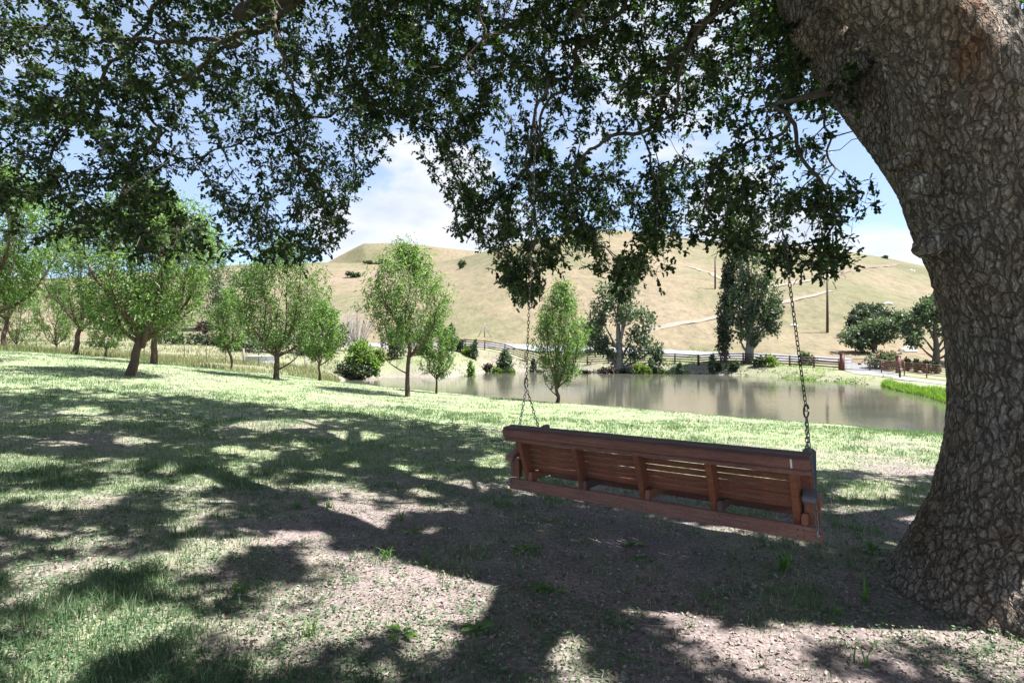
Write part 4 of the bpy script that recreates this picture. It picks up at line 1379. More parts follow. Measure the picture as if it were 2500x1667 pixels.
# willow and thicket by the pond tip
clump_tree('pond_willow', 'rounded light green willow overhanging the left tip of the pond', 880, 57, 110, [(-14, 50, 20, 28, 1), (16, 54, 22, 30, 1.1), (0, 78, 20, 20, .8), (-2, 28, 26, 22, .8), (34, 32, 14, 22, .5)], .30, 4200, M_willow_leaf, M_young_bark, 208, .14, spread=.3)
clump_tree('shady_thicket', 'dark low thicket at the waterline under the willow', 850, 55.5, 45, [(-14, 20, 20, 18, 1), (18, 18, 22, 16, 1), (45, 16, 14, 14, .6)], .26, 1500, M_hedge_leaf, M_young_bark, 209, .06, cat='shrub')
clump_tree('grey_green_tree', 'grey-green bushy tree beside the bare grey shrub', 815, 74, 120, [(-20, 60, 26, 35, 1), (15, 45, 24, 28, .8), (-5, 90, 20, 22, .6)], .36, 2600, M_bramble, M_young_bark, 210, .15)
clump_tree('bramble_patch', 'wide pale bramble mound below the dry field', 640, 72, 48, [(-60, 16, 34, 18, 1), (-10, 22, 36, 22, 1), (40, 26, 34, 26, 1), (90, 24, 34, 24, 1)], .34, 4200, M_bramble, M_young_bark, 211, .05, cat='shrub')
clump_tree('bramble_patch', 'bramble mound between the thin-trunked tree and the willow', 770, 70, 60, [(-20, 24, 26, 24, 1), (25, 26, 28, 26, 1), (5, 42, 22, 18, .6)], .34, 2600, M_bramble, M_young_bark, 212, .05, cat='shrub')
clump_tree('ditch_shrub', 'dark green shrub mass along the ditch behind the orchard', 445, 78, 34, [(-30, 14, 30, 16, 1), (20, 12, 34, 14, 1), (65, 10, 26, 11, .7)], .34, 2200, M_hedge_leaf, M_young_bark, 213, .05, cat='shrub')
clump_tree('ditch_shrub', 'second dark shrub mass next to the narrow young tree', 545, 76, 26, [(-25, 10, 22, 12, 1), (20, 11, 26, 13, 1)], .34, 1300, M_hedge_leaf, M_young_bark, 214, .05, cat='shrub')
clump_tree('round_shrub', 'dark purple-brown round shrub alone in the dry field', 500, 84, 56, [(0, 26, 18, 24, 1), (6, 40, 12, 14, .5)], .34, 1100, M_purple_leaf, M_young_bark, 215, .06, cat='shrub')
clump_tree('hazy_willow_tree', 'tall pale grey tree rising behind the leaning young tree', 530, 100, 230, [(-25, 70, 34, 50, 1), (10, 110, 36, 48, 1), (-15, 160, 34, 44, 1), (25, 60, 30, 36, .8)], .42, 4200, M_bramble, M_pale_bark, 216, .22)
clump_tree('hillside_tree', 'grey tree on the slope behind the mid-sized young tree', 610, 128, 130, [(-20, 70, 26, 34, 1), (15, 85, 30, 34, 1), (0, 50, 30, 26, .8)], .5, 2600, M_bramble, M_pale_bark, 217, .22)

def dead_shrub(px, d, h_px, w_px, seed, label):
    rg = rng(seed)
    b = on_ground(px, d)
    k = d / F
    t = thing('bare_shrub', label, 'shrub', b)
    mb = MB()
    for i in range(90):
        a = rg.uniform(-1, 1)
        e = np.array([a * w_px / 2 * k, rg.uniform(-.5, .5) * w_px * .6 * k, h_px * k * rg.uniform(.55, 1) * (1 - .3 * a * a)])
        s = np.array([a * w_px * .1 * k, 0, -.05])
        m = s * .5 + e * .5 + rg.normal(0, .12, 3) + np.array([0, 0, .1])
        mb.tube(np.array([s, m, e]), [.035, .022, .008], 4, False)
        for j in range(4):
            p = m + (e - m) * rg.uniform(0, .9)
            mb.tube(np.array([p, p + np.array([rg.normal(0, .35), rg.normal(0, .3), rg.uniform(.2, .8)])]), [.014, .006], 3, False)
    mb.build('branches', M_dead_twig, t).name = 'branch_tangle'
dead_shrub(868, 78, 125, 110, 301, 'bare silvery-grey shrub beside the grey-green tree')

# ------------------------------------------------------------------ drive, tracks, fences, gate, poles
M_asphalt = plain('pale_drive', (.17, .17, .18), .85, 0, .15, 3, .1, .01)
M_track = plain('dusty_track', (.18, .153, .122), .95, 0, .2, 1.2, .2, .02)
M_fence = plain('dark_fence_wood', (.075, .045, .04), .75, 0, .35, 6, .2, .004)
M_fence_red = plain('red_brown_post', (.115, .035, .030), .65, 0, .3, 6, .2, .004)
M_pipe = plain('rusty_pipe', (.16, .075, .055), .7, .2, .3, 10, .1, .003)
M_iron = plain('bronze_gate_iron', (.13, .10, .08), .55, .4, .25, 10, 0)
M_black = plain('black_post', (.015, .015, .018), .45, 0, .2, 10, 0)
M_pole = plain('utility_pole_wood', (.085, .06, .045), .85, 0, .3, 5, .2, .01)
M_post_grey = plain('weathered_post', (.22, .20, .18), .9, 0, .3, 8, .2, .01)
M_steel = plain('thin_steel_post', (.07, .065, .06), .7, .3, .3, 8, 0)
M_wire = plain('fence_wire', (.16, .155, .15), .5, .7, .2, 8, 0)
M_white = plain('white_board', (.7, .7, .68), .7, 0, .1, 8, 0)

def ribbon(name, pts, width, mat, lift=.06, step=2.0, kind='structure'):
    """A road or path laid over the terrain."""
    q = resample(np.array(pts, float)[:, :2], step)
    T = np.gradient(q, axis=0); T /= np.linalg.norm(T, axis=1, keepdims=True)
    Nn = np.stack([-T[:, 1], T[:, 0]], -1)
    w = np.broadcast_to(np.asarray(width, float), (len(q),)) if np.ndim(width) == 0 else np.interp(np.linspace(0, 1, len(q)), np.linspace(0, 1, len(width)), width)
    cols = 5
    V = []
    for j in range(cols):
        o = (j / (cols - 1) - .5)
        e = q + Nn * (o * w)[:, None] + (Nn * (rng(77 + j).normal(0, .06, len(q)) * w)[:, None] if j in (0, cols - 1) and kind != 'flat' else 0)
        V.append(np.stack([e[:, 0], e[:, 1], gz(e[:, 0], e[:, 1]) + lift - (.02 if j in (0, cols - 1) else 0)], -1))
    V = np.stack(V, 1).reshape(-1, 3)
    n = len(q)
    i, j = np.meshgrid(np.arange(n - 1), np.arange(cols - 1), indexing='ij')
    a = i * cols + j
    Fc = np.stack([a, a + cols, a + cols + 1, a + 1], -1).reshape(-1, 4)
    o = mk(name, V, Fc, mat, smooth=True)
    tag(o, kind='structure')
    return o

def gp(px, d):
    return ((px - CX) / F * d, d)
ribbon('driveway', [gp(2095, 63), gp(2110, 58.5), gp(2150, 54.5), gp(2220, 50.5), gp(2330, 46), gp(2480, 41), gp(2700, 36)], [3.6, 3.6, 3.2, 3.2, 3.2, 3.2], M_asphalt, .05, 1.0)
ribbon('road', [gp(700, 92), gp(1000, 82), gp(1131, 78.5), gp(1422, 76), gp(1704, 72), gp(1926, 67.5), gp(2080, 64)], 2.6, M_asphalt, .10, 1.0)
def track(name, pix, w):
    ribbon(name, [hit(x, y)[:2] for x, y in pix], w, M_track, .12, 2.0)
track('hill_track', [(1560, 815), (1620, 800), (1690, 786), (1755, 773), (1850, 752), (1910, 740), (1960, 728), (2030, 712)], 1.2)
track('upper_hill_track', [(1880, 702), (1930, 693), (1990, 683), (2040, 668)], 1.6)
track('ridge_track', [(1680, 650), (1720, 664), (1765, 682), (1800, 700)], 1.4)
o = ribbon('eroded_cut', [hit(x, y)[:2] for x, y in [(2030, 671), (2090, 660), (2150, 650), (2190, 645)]], 1.6, plain('dark_earth_cut', (.13, .095, .07), .95, 0, .3, 1, .3, .05), .15, 2.0)

def rail_fence(pts, post_h, n_rail, spacing, label, mat, post_mat, rail_h=.13, post_w=.14, name='rail_fence', pipe=False, red_every=0, top_over=0.0):
    q = np.array(pts, float)
    seg = np.linalg.norm(np.diff(q, axis=0), axis=1)
    n = max(2, int(round(seg.sum() / spacing)) + 1)
    pp = resample(q, seg.sum() / (n - 1))
    z = gz(pp[:, 0], pp[:, 1])
    b = np.array([pp[0, 0], pp[0, 1], z[0]])
    t = thing(name, label, 'fence', b)
    mb = MB()
    if pipe:
        mb.tube([(0, 0, -.2), (0, 0, post_h)], .05, 8)
    else:
        mb.box((0, 0, post_h / 2 - .1), (post_w, post_w, post_h + .2)); mb.box((0, 0, post_h + .012), (post_w * 1.12, post_w * 1.12, .024))
    p0 = mb.build('post', post_mat, t)
    for i in range(len(pp)):
        o = p0 if i == 0 else bpy.data.objects.new('post', p0.data)
        if i:
            COL.objects.link(o); o.parent = t
        o.location = np.array([pp[i, 0], pp[i, 1], z[i]]) - b
    for i in range(len(pp) - 1):
        a = np.array([pp[i, 0], pp[i, 1], z[i]]) - b; c = np.array([pp[i + 1, 0], pp[i + 1, 1], z[i + 1]]) - b
        for k in range(n_rail):
            hz = post_h * (.22 + .70 * k / (n_rail - 1))
            mb = MB()
            if pipe:
                mb.tube([a + (0, 0, hz), c + (0, 0, hz)], .030 if k < n_rail - 1 else .045, 6, False)
            else:
                dv = c - a; L = np.linalg.norm(dv)
                X = dv / L; Y = np.cross([0, 0, 1.0], X); Y /= np.linalg.norm(Y); Z = np.cross(X, Y)
                mb.box((a + c) / 2 + np.array([0, 0, hz]) - Y * (post_w / 2 + .015), (L * .995, .035, rail_h), np.stack([X, Y, Z], 1))
            mb.build('rail', mat, t)
    return t
rail_fence([gp(1090, 75.2), gp(1131, 74.5), gp(1260, 73.2), gp(1422, 71.5), gp(1560, 70), gp(1704, 67.8)], 1.15, 4, 2.6, 'dark four-rail wooden fence along the far shore behind the shrubs', M_fence, M_fence)
rail_fence([gp(1706, 67.7), gp(1820, 65.6), gp(1926, 63), gp(2049, 59.6)], 1.15, 4, 2.6, 'red-posted four-rail wooden fence between the tall poplar and the gate', M_fence, M_fence_red)
rail_fence([gp(2152, 57.0), gp(2222, 54.5), gp(2299, 51.5), gp(2352, 49.5), gp(2440, 46.5)], 1.35, 6, 2.4, 'rusty pipe-rail fence beside the driveway', M_pipe, M_pipe, name='pipe_fence', pipe=True)

def build_gate():
    A = np.array([*gp(2056, 59.2)]); B = np.array([*gp(2193, 57.0)])
    za, zb = gz1(*A), gz1(*B)
    for k, (p, z, lab) in enumerate(((A, za, 'square red-brown gatepost joining the wooden fence'), (B, zb, 'square red-brown gatepost next to the black bollard'))):
        t = thing('gatepost', lab, 'post', (*p, z), 'gateposts')
        mb = MB(); mb.box((0, 0, .78), (.34, .34, 1.66)); mb.build('shaft', M_fence_red, t)
        mb = MB(); mb.box((0, 0, 1.64), (.42, .42, .07)); mb.box((0, 0, 1.70), (.30, .30, .05)); mb.build('cap', M_fence_red, t)
    mid = (A + B) / 2
    for k, (p, q, z0, z1, lab) in enumerate(((A, mid, za, (za + zb) / 2, 'arched bar gate leaf hung on the fence-side gatepost'), (B, mid, zb, (za + zb) / 2, 'arched bar gate leaf hung on the bollard-side gatepost'))):
        b = np.array([p[0], p[1], z0])
        t = thing('gate_leaf', lab, 'gate', b, 'driveway gate leaves')
        d = np.array([q[0] - p[0], q[1] - p[1], z1 - z0]); d0 = d * .07; d1 = d * .985
        hgt = lambda u: 1.02 + .26 * math.sin(math.pi / 2 * u)
        U = np.linspace(0, 1, 13)
        line = lambda u, h: d0 + (d1 - d0) * u + np.array([0, 0, h])
        mb = MB()
        mb.tube([line(u, hgt(u)) for u in U], .035, 6)
        mb.tube([line(0, .12), line(1, .12)], .035, 6)
        mb.tube([line(0, .1), line(0, hgt(0))], .04, 6); mb.tube([line(1, .1), line(1, hgt(1))], .04, 6)
        mb.build('frame', M_iron, t)
        mb = MB()
        for u in np.linspace(0.05, .95, 19):
            mb.tube([line(u, .12), line(u, hgt(u))], .014, 4, False)
        o = mb.build('bars', M_iron, t); o.name = 'bar_infill'; o['kind'] = 'stuff'
        mb = MB(); mb.box(line(.35 if k else .62, .72), (.34, .04, .20)); mb.build('sign_plate', plain('gate_sign_red', (.16, .03, .025), .6, 0, .1, 8, 0), t)
build_gate()

def simple_post(name, label, cat, px, d, h, r, mat, group=None, extra=None):
    b = on_ground(px, d)
    mb = MB(); mb.tube([(0, 0, -.3), (0, 0, h * .5), (0, 0, h)], [r, r * .95, r * .88], 8, True)
    if extra: extra(mb, h)
    o = mb.build(name, mat, smooth=False); o.location = b
    return tag(o, label, cat, group)
def bollard():
    b = on_ground(2197, 52)
    t = thing('bollard_light', 'black bollard at the edge of the driveway', 'bollard', b)
    mb = MB(); mb.tube([(0, 0, -.1), (0, 0, .92)], .085, 10); mb.build('post', M_black, t)
    mb = MB(); mb.tube([(0, 0, .92), (0, 0, .98)], [.06, .06], 10); mb.tube([(0, 0, .98), (0, 0, 1.05)], [.1, .07], 10); mb.build('head', M_black, t)
bollard()

def utility_pole(px, top, bot, label, d=None):
    g = hit(px, bot)
    d = g[1]
    h = (bot - top) * d / F
    t = thing('utility_pole', label, 'pole', g)
    mb = MB(); mb.tube([(0, 0, -.5), (0, 0, h * .5), (0, 0, h)], [.19, .165, .13], 8); mb.build('pole', M_pole, t)
    mb = MB(); mb.tube([(.16, 0, h - .5), (.16, 0, h - .1)], .05, 6); mb.tube([(0, 0, h), (0, 0, h + .12)], .04, 6); mb.build('insulator', M_pole, t)
utility_pole(1746, 628, 707, 'lone utility pole high on the dry hillside next to the tall poplar')
utility_pole(2020, 678, 811, 'utility pole lower on the hillside beyond the chain nearer the trunk')

def brace_post(px, d, label):
    b = on_ground(px, d)
    t = thing('braced_post', label, 'post', b, 'braced posts behind the fence')
    mb = MB(); mb.tube([(0, 0, -.2), (0, 0, 2.1)], .07, 7); mb.build('post', M_post_grey, t)
    for s in (-1, 1):
        mb = MB(); mb.tube([(s * 1.0, .1 * s, -.1), (0, 0, 1.75)], .05, 6); mb.build('brace', M_post_grey, t)
brace_post(1183, float(hit(1183, 823, 76)[1]), 'braced wooden post behind the fence near the round clipped shrubs')
brace_post(1463, float(hit(1463, 848, 73)[1]), 'braced wooden post behind the fence near the cottonwood')

def wire_fence():
    pts = [(gp(40, 44)), gp(90, 43), gp(170, 42.5), gp(262, 41), gp(352, 39), gp(450, 37), gp(504, 36), gp(551, 35.5), gp(632, 38), gp(718, 42), gp(760, 46)]
    pts = np.array(pts); z = gz(pts[:, 0], pts[:, 1])
    b = np.array([*pts[0], z[0]])
    t = thing('wire_fence', 'thin wire fence on steel stakes crossing the dry field', 'fence', b)
    mb = MB(); mb.tube([(0, 0, -.2), (0, 0, 1.15)], .024, 5)
    p0 = mb.build('stake', M_steel, t)
    for i in range(len(pts)):
        o = p0 if i == 0 else bpy.data.objects.new('stake', p0.data)
        if i:
            COL.objects.link(o); o.parent = t
        o.location = np.array([*pts[i], z[i]]) - b
    for hz in (.35, .7, 1.05):
        mb = MB()
        mb.tube([np.array([*pts[i], z[i] + hz]) - b for i in range(len(pts))], .006, 3, False)
        mb.build('wire', M_wire, t)
wire_fence()
simple_post('wooden_post', 'stout grey wooden post beside the metal water trough', 'post', 595, 40, 1.0, .07, M_post_grey)
simple_post('wooden_post', 'grey wooden post among the brambles near the pond tip', 'post', 745, 50, 1.1, .07, M_post_grey)

def trough():
    b = on_ground(636, 44)
    t = thing('water_trough', 'round galvanised water trough in the field', 'trough', b)
    n = 32
    a = np.linspace(0, 2 * np.pi, n, endpoint=False)
    prof = [(1.05, -.05), (1.08, .02), (1.05, .06), (1.05, .26), (1.07, .30), (1.05, .50), (1.08, .55), (1.03, .56), (1.02, .45), (1.0, .02)]
    V = np.array([[r * math.cos(x), r * math.sin(x), z] for r, z in prof for x in a])
    Fc = [(i * n + j, i * n + (j + 1) % n, (i + 1) * n + (j + 1) % n, (i + 1) * n + j) for i in range(len(prof) - 1) for j in range(n)]
    mk('wall', V, Fc, plain('galvanised_sheet', (.42, .44, .46), .45, .7, .2, 4, 0), t, smooth=True)
    V = np.array([[1.02 * math.cos(x), 1.02 * math.sin(x), .42] for x in a] + [[0, 0, .42]])
    Fc = [(j, (j + 1) % n, (j + 2) % n, n) for j in range(0, n, 2)]
    mk('water', V, Fc, bpy.data.materials['pond_water'], t)
trough()

# clipped and loose shrubs along the far fence
def shrub(px, d, h_px, w_px, mat, label, seed, name='fence_shrub', n=None, group='shrubs along the far fence', upright=False, leaf=.26):
    n = n or int(260 + h_px * w_px * .55)
    if upright:
        cl = [(0, h_px * .30, w_px * .40, h_px * .28, 1), (0, h_px * .62, w_px * .34, h_px * .28, 1), (0, h_px * .86, w_px * .18, h_px * .14, .4)]
    else:
        cl = [(-w_px * .16, h_px * .46, w_px * .34, h_px * .46, 1), (w_px * .18, h_px * .44, w_px * .32, h_px * .44, 1), (0, h_px * .62, w_px * .26, h_px * .34, .7)]
    return clump_tree(name, label, px, d, h_px, cl, leaf, n, mat, M_young_bark, seed, .05, cat='shrub', group=group, spread=.34, limbs=False)
shrub(1100, 71.5, 62, 30, M_grey_leaf, 'tall grey-green shrub at the end of the wooden fence', 401, upright=True)
shrub(1118, 70.5, 38, 36, M_hedge_leaf, 'dark shrub joined to the fence end beside a tall grey-green shrub', 402)
shrub(1142, 70.0, 26, 38, M_bright_leaf, 'low olive-green shrub before the fence, next to the small conical one', 403)
shrub(1158, 69.5, 50, 22, M_grey_leaf, 'small conical grey-green shrub near the fence end', 404, upright=True)
shrub(1192, 69, 26, 28, M_purple_leaf, 'brownish round shrub left of the bushy grey conifer-like shrub', 405)
shrub(1232, 68.5, 70, 46, M_grey_leaf, 'bushy grey-green shrub, tallest by the fence, with olive skirts', 406, upright=True, n=2600)
shrub(1210, 67.8, 24, 30, M_bright_leaf, 'low olive shrub at the foot of the tallest grey-green shrub, pondward', 407)
shrub(1246, 67.8, 28, 26, M_bright_leaf, 'rounded olive shrub at the foot of the tallest grey-green shrub, swing side', 408)
shrub(1302, 70, 42, 20, M_dark_leaf, 'dark upright shrub half hidden by the slender oval tree', 409, upright=True)
shrub(1318, 69.5, 20, 26, M_hedge_leaf, 'low dark shrub under the slender oval tree', 410)
shrub(1425, 67, 26, 34, M_purple_leaf, 'dark reddish shrub before the fence beside the oval tree', 411)
shrub(1486, 66.5, 34, 42, M_purple_leaf, 'dark purple shrub at the foot of the cottonwood', 412)
shrub(1522, 67, 24, 30, M_hedge_leaf, 'dark green shrub behind the cottonwood trunk', 413)
shrub(1565, 66, 40, 42, M_bright_leaf, 'round yellow-green shrub before the fence', 414, n=1800)
shrub(1590, 66.5, 46, 22, M_grey_leaf, 'pale upright sapling against the yellow-green shrub', 415, upright=True)
shrub(1607, 66, 22, 36, M_bright_leaf, 'low clipped green shrub after the pale sapling', 416)
shrub(1632, 65.6, 22, 32, M_bright_leaf, 'low clipped green shrub, second of the pair', 417)
shrub(1660, 65, 40, 20, M_grey_leaf, 'pale grey sapling standing alone before the fence', 418, upright=True)
shrub(1738, 64.8, 50, 22, M_grey_leaf, 'grey-green sapling left of the narrow columnar tree', 419, upright=True)
shrub(1752, 65, 20, 24, M_hedge_leaf, 'low dark shrub below the grey-green sapling', 420)
shrub(1790, 63.8, 26, 34, M_hedge_leaf, 'dark clipped shrub beside the poplar trunk', 421)
shrub(1856, 63.2, 22, 32, M_hedge_leaf, 'dark clipped shrub after the poplar trunk', 422)
shrub(1884, 62.8, 26, 40, M_bright_leaf, 'bright green clipped shrub, last before the red posts', 423)
shrub(1968, 64, 30, 34, M_grey_leaf, 'loose grey-green shrub behind the red-posted fence', 424)
for k, (px, d, lab) in enumerate(((2215, 59, 'first'), (2238, 58, 'second'), (2262, 57, 'third'), (2285, 56, 'fourth'))):
    shrub(px, d, 30, 24, M_hedge_leaf, lab + ' dark clipped shrub behind the pipe fence, counted from the gate', 430 + k, name='clipped_shrub', group='shrubs behind the pipe fence', upright=True)

def flowering_shrub(px, d, h_px, w_px, seed, label):
    t = shrub(px, d, h_px, w_px, M_bramble, label, seed, 'flowering_shrub', group=None)
    rg = rng(seed + 1); k = d / F
    n = 60
    c = np.array([(-.25, .82), (.2, .70), (.32, .9), (-.05, .95)])[rg.integers(0, 4, n)]
    p = np.stack([c[:, 0] * w_px * k, rg.normal(-.3, .3, n) * w_px * k * .5, c[:, 1] * h_px * k], -1) + rg.normal(0, .16, (n, 3))
    M_pink = leaf_mat('coral_flower', [(0, (.5, .12, .10)), (.5, (.65, .2, .16)), (1, (.75, .36, .28))], .3, (1.1, 1, 1))
    leaves('blossom', p, rg.normal(0, 1, (n, 3)), .18 * rg.uniform(.6, 1.2, n), M_pink, t, np.zeros(3), LEAF_KITE * np.array([1, 1.8]), LEAF_KITE_F, rg, 2.0)['kind'] = 'stuff'
flowering_shrub(2153, 60.8, 44, 70, 440, 'coral-flowered shrub showing over the gate')

# small shrubs and boulders on the hill
for k, (px, py, w, h, lab) in enumerate(((862, 672, 34, 12, 'low dark shrub on the slope beside the hanging leaves'), (1010, 610, 26, 22, 'dark shrub on the crest of the flat-topped hill'), (935, 640, 20, 12, 'dark shrub below the flat hilltop crest'),
                                  (905, 642, 36, 8, 'long low scrub band below the flat hilltop'), (1128, 648, 14, 16, 'small grey bush at the fold between the hills'), (1430, 575, 60, 26, 'dark trees clustered near the hill top'),
                                  (1290, 640, 60, 30, 'dark scrub in the hillside hollow behind the leaves'), (1650, 572, 30, 14, 'dark scrub on the ridge line'), (2161, 630, 7, 4, 'tiny dark bush on the ridge above the gate'))):
    g = hit(px, py + h * .4, 60, 520)
    kk = g[1] / F
    clump_tree('hill_shrub', lab, px, g[1], h, [(-w * .2, h * .5, w * .32, h * .45, 1), (w * .2, h * .45, w * .30, h * .42, 1)], .9 * max(1, kk * 3), 420, M_hedge_leaf if k != 4 else M_bramble, M_young_bark, 500 + k, .08, cat='shrub', group='shrubs on the hill', limbs=False)
M_rock = plain('pale_rock', (.48, .46, .43), .9, 0, .25, 4, .4, .05)
def boulder(p, s, seed, label, name='boulder', group=None, mat=None):
    rg = rng(seed)
    bm = bmesh.new(); bmesh.ops.create_icosphere(bm, subdivisions=2, radius=1)
    for v in bm.verts:
        n = 1 + .28 * (vnoise(v.co.x * 1.7 + seed, v.co.y * 1.7 + v.co.z * 2.3, seed) - .5) * 2
        v.co = Vector((v.co.x * s[0] * n, v.co.y * s[1] * n, v.co.z * s[2] * n))
    me = bpy.data.meshes.new(name); bm.to_mesh(me); bm.free(); me.materials.append(mat or M_rock)
    o = bpy.data.objects.new(name, me); COL.objects.link(o); o.location = p
    return tag(o, label, 'rock', group)
boulder(hit(2216, 858), (1.1, .8, .6), 1, 'pale boulder in the grass beside the roadside oak stems')
boulder(hit(2226, 662, 60, 300), (1.0, .8, .5), 2, 'whitish boulder high on the slope above the gate', group='boulders on the slope')
boulder(hit(1938, 796, 60, 300), (.6, .5, .35), 3, 'small whitish boulder on the slope left of the lower pole', group='boulders on the slope')
boulder(hit(1905, 715, 60, 300), (.6, .5, .35), 4, 'small whitish boulder between the two hill tracks', group='boulders on the slope')
boulder(hit(2168, 742, 60, 300), (.7, .5, .35), 5, 'small whitish boulder above the round dark oak', group='boulders on the slope')

# stones along the far waterline and sedge on the near-right bank
def shore_stones():
    rg = rng(601)
    V, Fc, n0 = [], [], 0
    bm = bmesh.new(); bmesh.ops.create_icosphere(bm, subdivisions=1, radius=1)
    bv = np.array([v.co[:] for v in bm.verts]); bf = np.array([[v.index for v in f.verts] for f in bm.faces]); bm.free()
    for i in range(900):
        px = rg.uniform(1130, 2190); k = rg.uniform(0, 1)
        lo = np.interp(px, [1110, 1195, 1320, 1450, 1700, 1900, 2050, 2187], [921, 908, 906, 908, 912, 922, 933, 952])
        x, y = shore(px, lo)
        y2 = y + rg.uniform(-.3, 2.2); x2 = x * y2 / y
        s = rg.uniform(.03, .12)
        p = np.array([x2, y2, max(gz1(x2, y2), ZW - .05)]) if i < 0 else np.array([x2, y2, 0])
        V.append((x2, y2, s, rg.uniform(.5, .9)))
    V = np.array(V); z = np.maximum(gz(V[:, 0], V[:, 1]), ZW - .06)
    pts = bv[None] * (V[:, 2, None, None] * np.stack([np.ones(len(V)), np.ones(len(V)), V[:, 3] * .7], -1)[:, None]) * rg.uniform(.75, 1.25, (len(V), len(bv), 1)) + np.stack([V[:, 0], V[:, 1], z], -1)[:, None]
    Fc = (np.arange(len(V)) * len(bv))[:, None, None] + bf[None]
    o = mk('shore_stones', pts.reshape(-1, 3), Fc.reshape(-1, 3), plain('shore_stone', (.25, .23, .20), .9, 0, .35, 6, 0))
    tag(o, 'pale stones scattered along the far waterline', 'stones', kind='stuff')
shore_stones()

# ------------------------------------------------------------------ grass, litter, weeds
M_grass = leaf_mat('grass_blade', [(0, (.048, .098, .050)), (.45, (.088, .158, .078)), (.75, (.16, .22, .115)), (1, (.40, .39, .29))], .38, (1.3, 1.5, .75), .6, .3)
M_sedge = leaf_mat('sedge_blade', [(0, (.09, .17, .03)), (.5, (.14, .24, .045)), (1, (.24, .32, .09))], .45, (1.4, 1.6, .6), .5, .4)
M_drygrass = leaf_mat('dry_grass_blade', [(0, (.10, .135, .05)), (.5, (.17, .19, .085)), (1, (.32, .295, .17))], .35, (1.2, 1.2, .9), .7, .2)
M_litter = leaf_mat('leaf_litter', [(0, (.09, .067, .055)), (.35, (.21, .17, .145)), (.7, (.34, .30, .27)), (1, (.52, .49, .46))], .1, (1, 1, 1), .8, .2)

def blades(name, xy, h, w, mat, rg, lean=.5, rnd=None, full=True, label=None, cat='grass', bend=.5):
    n = len(xy)
    z = gz(xy[:, 0], xy[:, 1])
    a = rg.uniform(0, 2 * np.pi, n)
    side = np.stack([np.cos(a), np.sin(a), 0 * a], -1) * (w / 2)[:, None]
    la = rg.uniform(0, 2 * np.pi, n); lm = np.abs(rg.normal(0, lean, n))
    ld = np.stack([np.cos(la), np.sin(la), 0 * la], -1) * lm[:, None]
    b = np.stack([xy[:, 0], xy[:, 1], z - .006], -1)
    up = np.array([0, 0, 1.0])
    if full:
        m = b + h[:, None] * (.55 * up + .35 * ld); t = b + h[:, None] * (1.0 * up * (1 - .25 * lm[:, None]) + (1 + bend) * ld * .75)
        V = np.stack([b - side, b + side, m + side * .75, m - side * .75, t], 1)
        f = np.array([(0, 1, 2), (0, 2, 3), (3, 2, 4)])
    else:
        t = b + h[:, None] * (up + ld)
        V = np.stack([b - side, b + side, t], 1)
        f = np.array([(0, 1, 2)])
    k = V.shape[1]
    Fc = (np.arange(n) * k)[:, None, None] + f[None]
    if rnd is None:
        rnd = rg.uniform(0, 1, n)
    return V.reshape(-1, 3), Fc.reshape(-1, 3), np.repeat(rnd, k)

def build_lawn():
    rg = rng(701)
    parts = []
    def zone(n_t, d0, d1, per, hh, spread, full, wmin, wk, lean):
        d = np.exp(rg.uniform(math.log(d0), math.log(d1), n_t))
        px = rg.uniform(-260, 2760, n_t)
        x = (px - CX) / F * d
        cov = grass_cover(x, d)
        keep = rg.uniform(0, 1, n_t) < np.clip(cov * 1.35 + .10, 0, 1)
        s, _ = pond_sd(x, d)
        keep &= (s > .2) & (np.hypot(x - TRUNK[0], d - TRUNK[1]) > .78)
        x, d, cov = x[keep], d[keep], cov[keep]
        N = np.repeat(np.arange(len(x)), per)
        xy = np.stack([x[N], d[N]], -1) + rg.normal(0, 1, (len(N), 2)) * spread
        tall = (.55 + .9 * vnoise(x * 1.3, d * 1.3, 711) ** 2)[N]
        h = hh * rg.uniform(.4, 1.2, len(N)) * tall * (.65 + .5 * cov[N])
        w = np.maximum(wmin, wk * d[N]) * rg.uniform(.7, 1.3, len(N))
        tone = np.clip(.25 + .5 * fbm(x * .7, d * .7, 713, 3)[N] + rg.normal(0, .18, len(N)) - .10, 0, 1)
        dryb = rg.uniform(0, 1, len(N)) < .10
        tone[dryb] = rg.uniform(.85, 1, dryb.sum())
        parts.append(blades('g', xy, h, w, M_grass, rg, lean, tone, full))
    zone(12500, 1.8, 6.5, 11, .080, .035, True, .0042, .0009, .55)
    zone(900, 1.9, 7, 24, .105, .045, True, .0050, .0009, .45)
    zone(14500, 5.5, 14, 9, .075, .06, False, .005, .0010, .6)
    zone(13000, 12, 33, 7, .055, .12, False, .006, .00095, .6)
    n0 = 0; V, Fc, R = [], [], []
    for v, f, r in parts:
        V.append(v); Fc.append(f + n0); R.append(r); n0 += len(v)
    o = mk('lawn_grass', np.concatenate(V), np.concatenate(Fc), M_grass, rnd=np.concatenate(R))
    tag(o, 'short patchy green grass covering the lawn and shaded ground', 'grass', kind='stuff')
    print('GRASS', n0, sum(len(f) for f in Fc))
build_lawn()

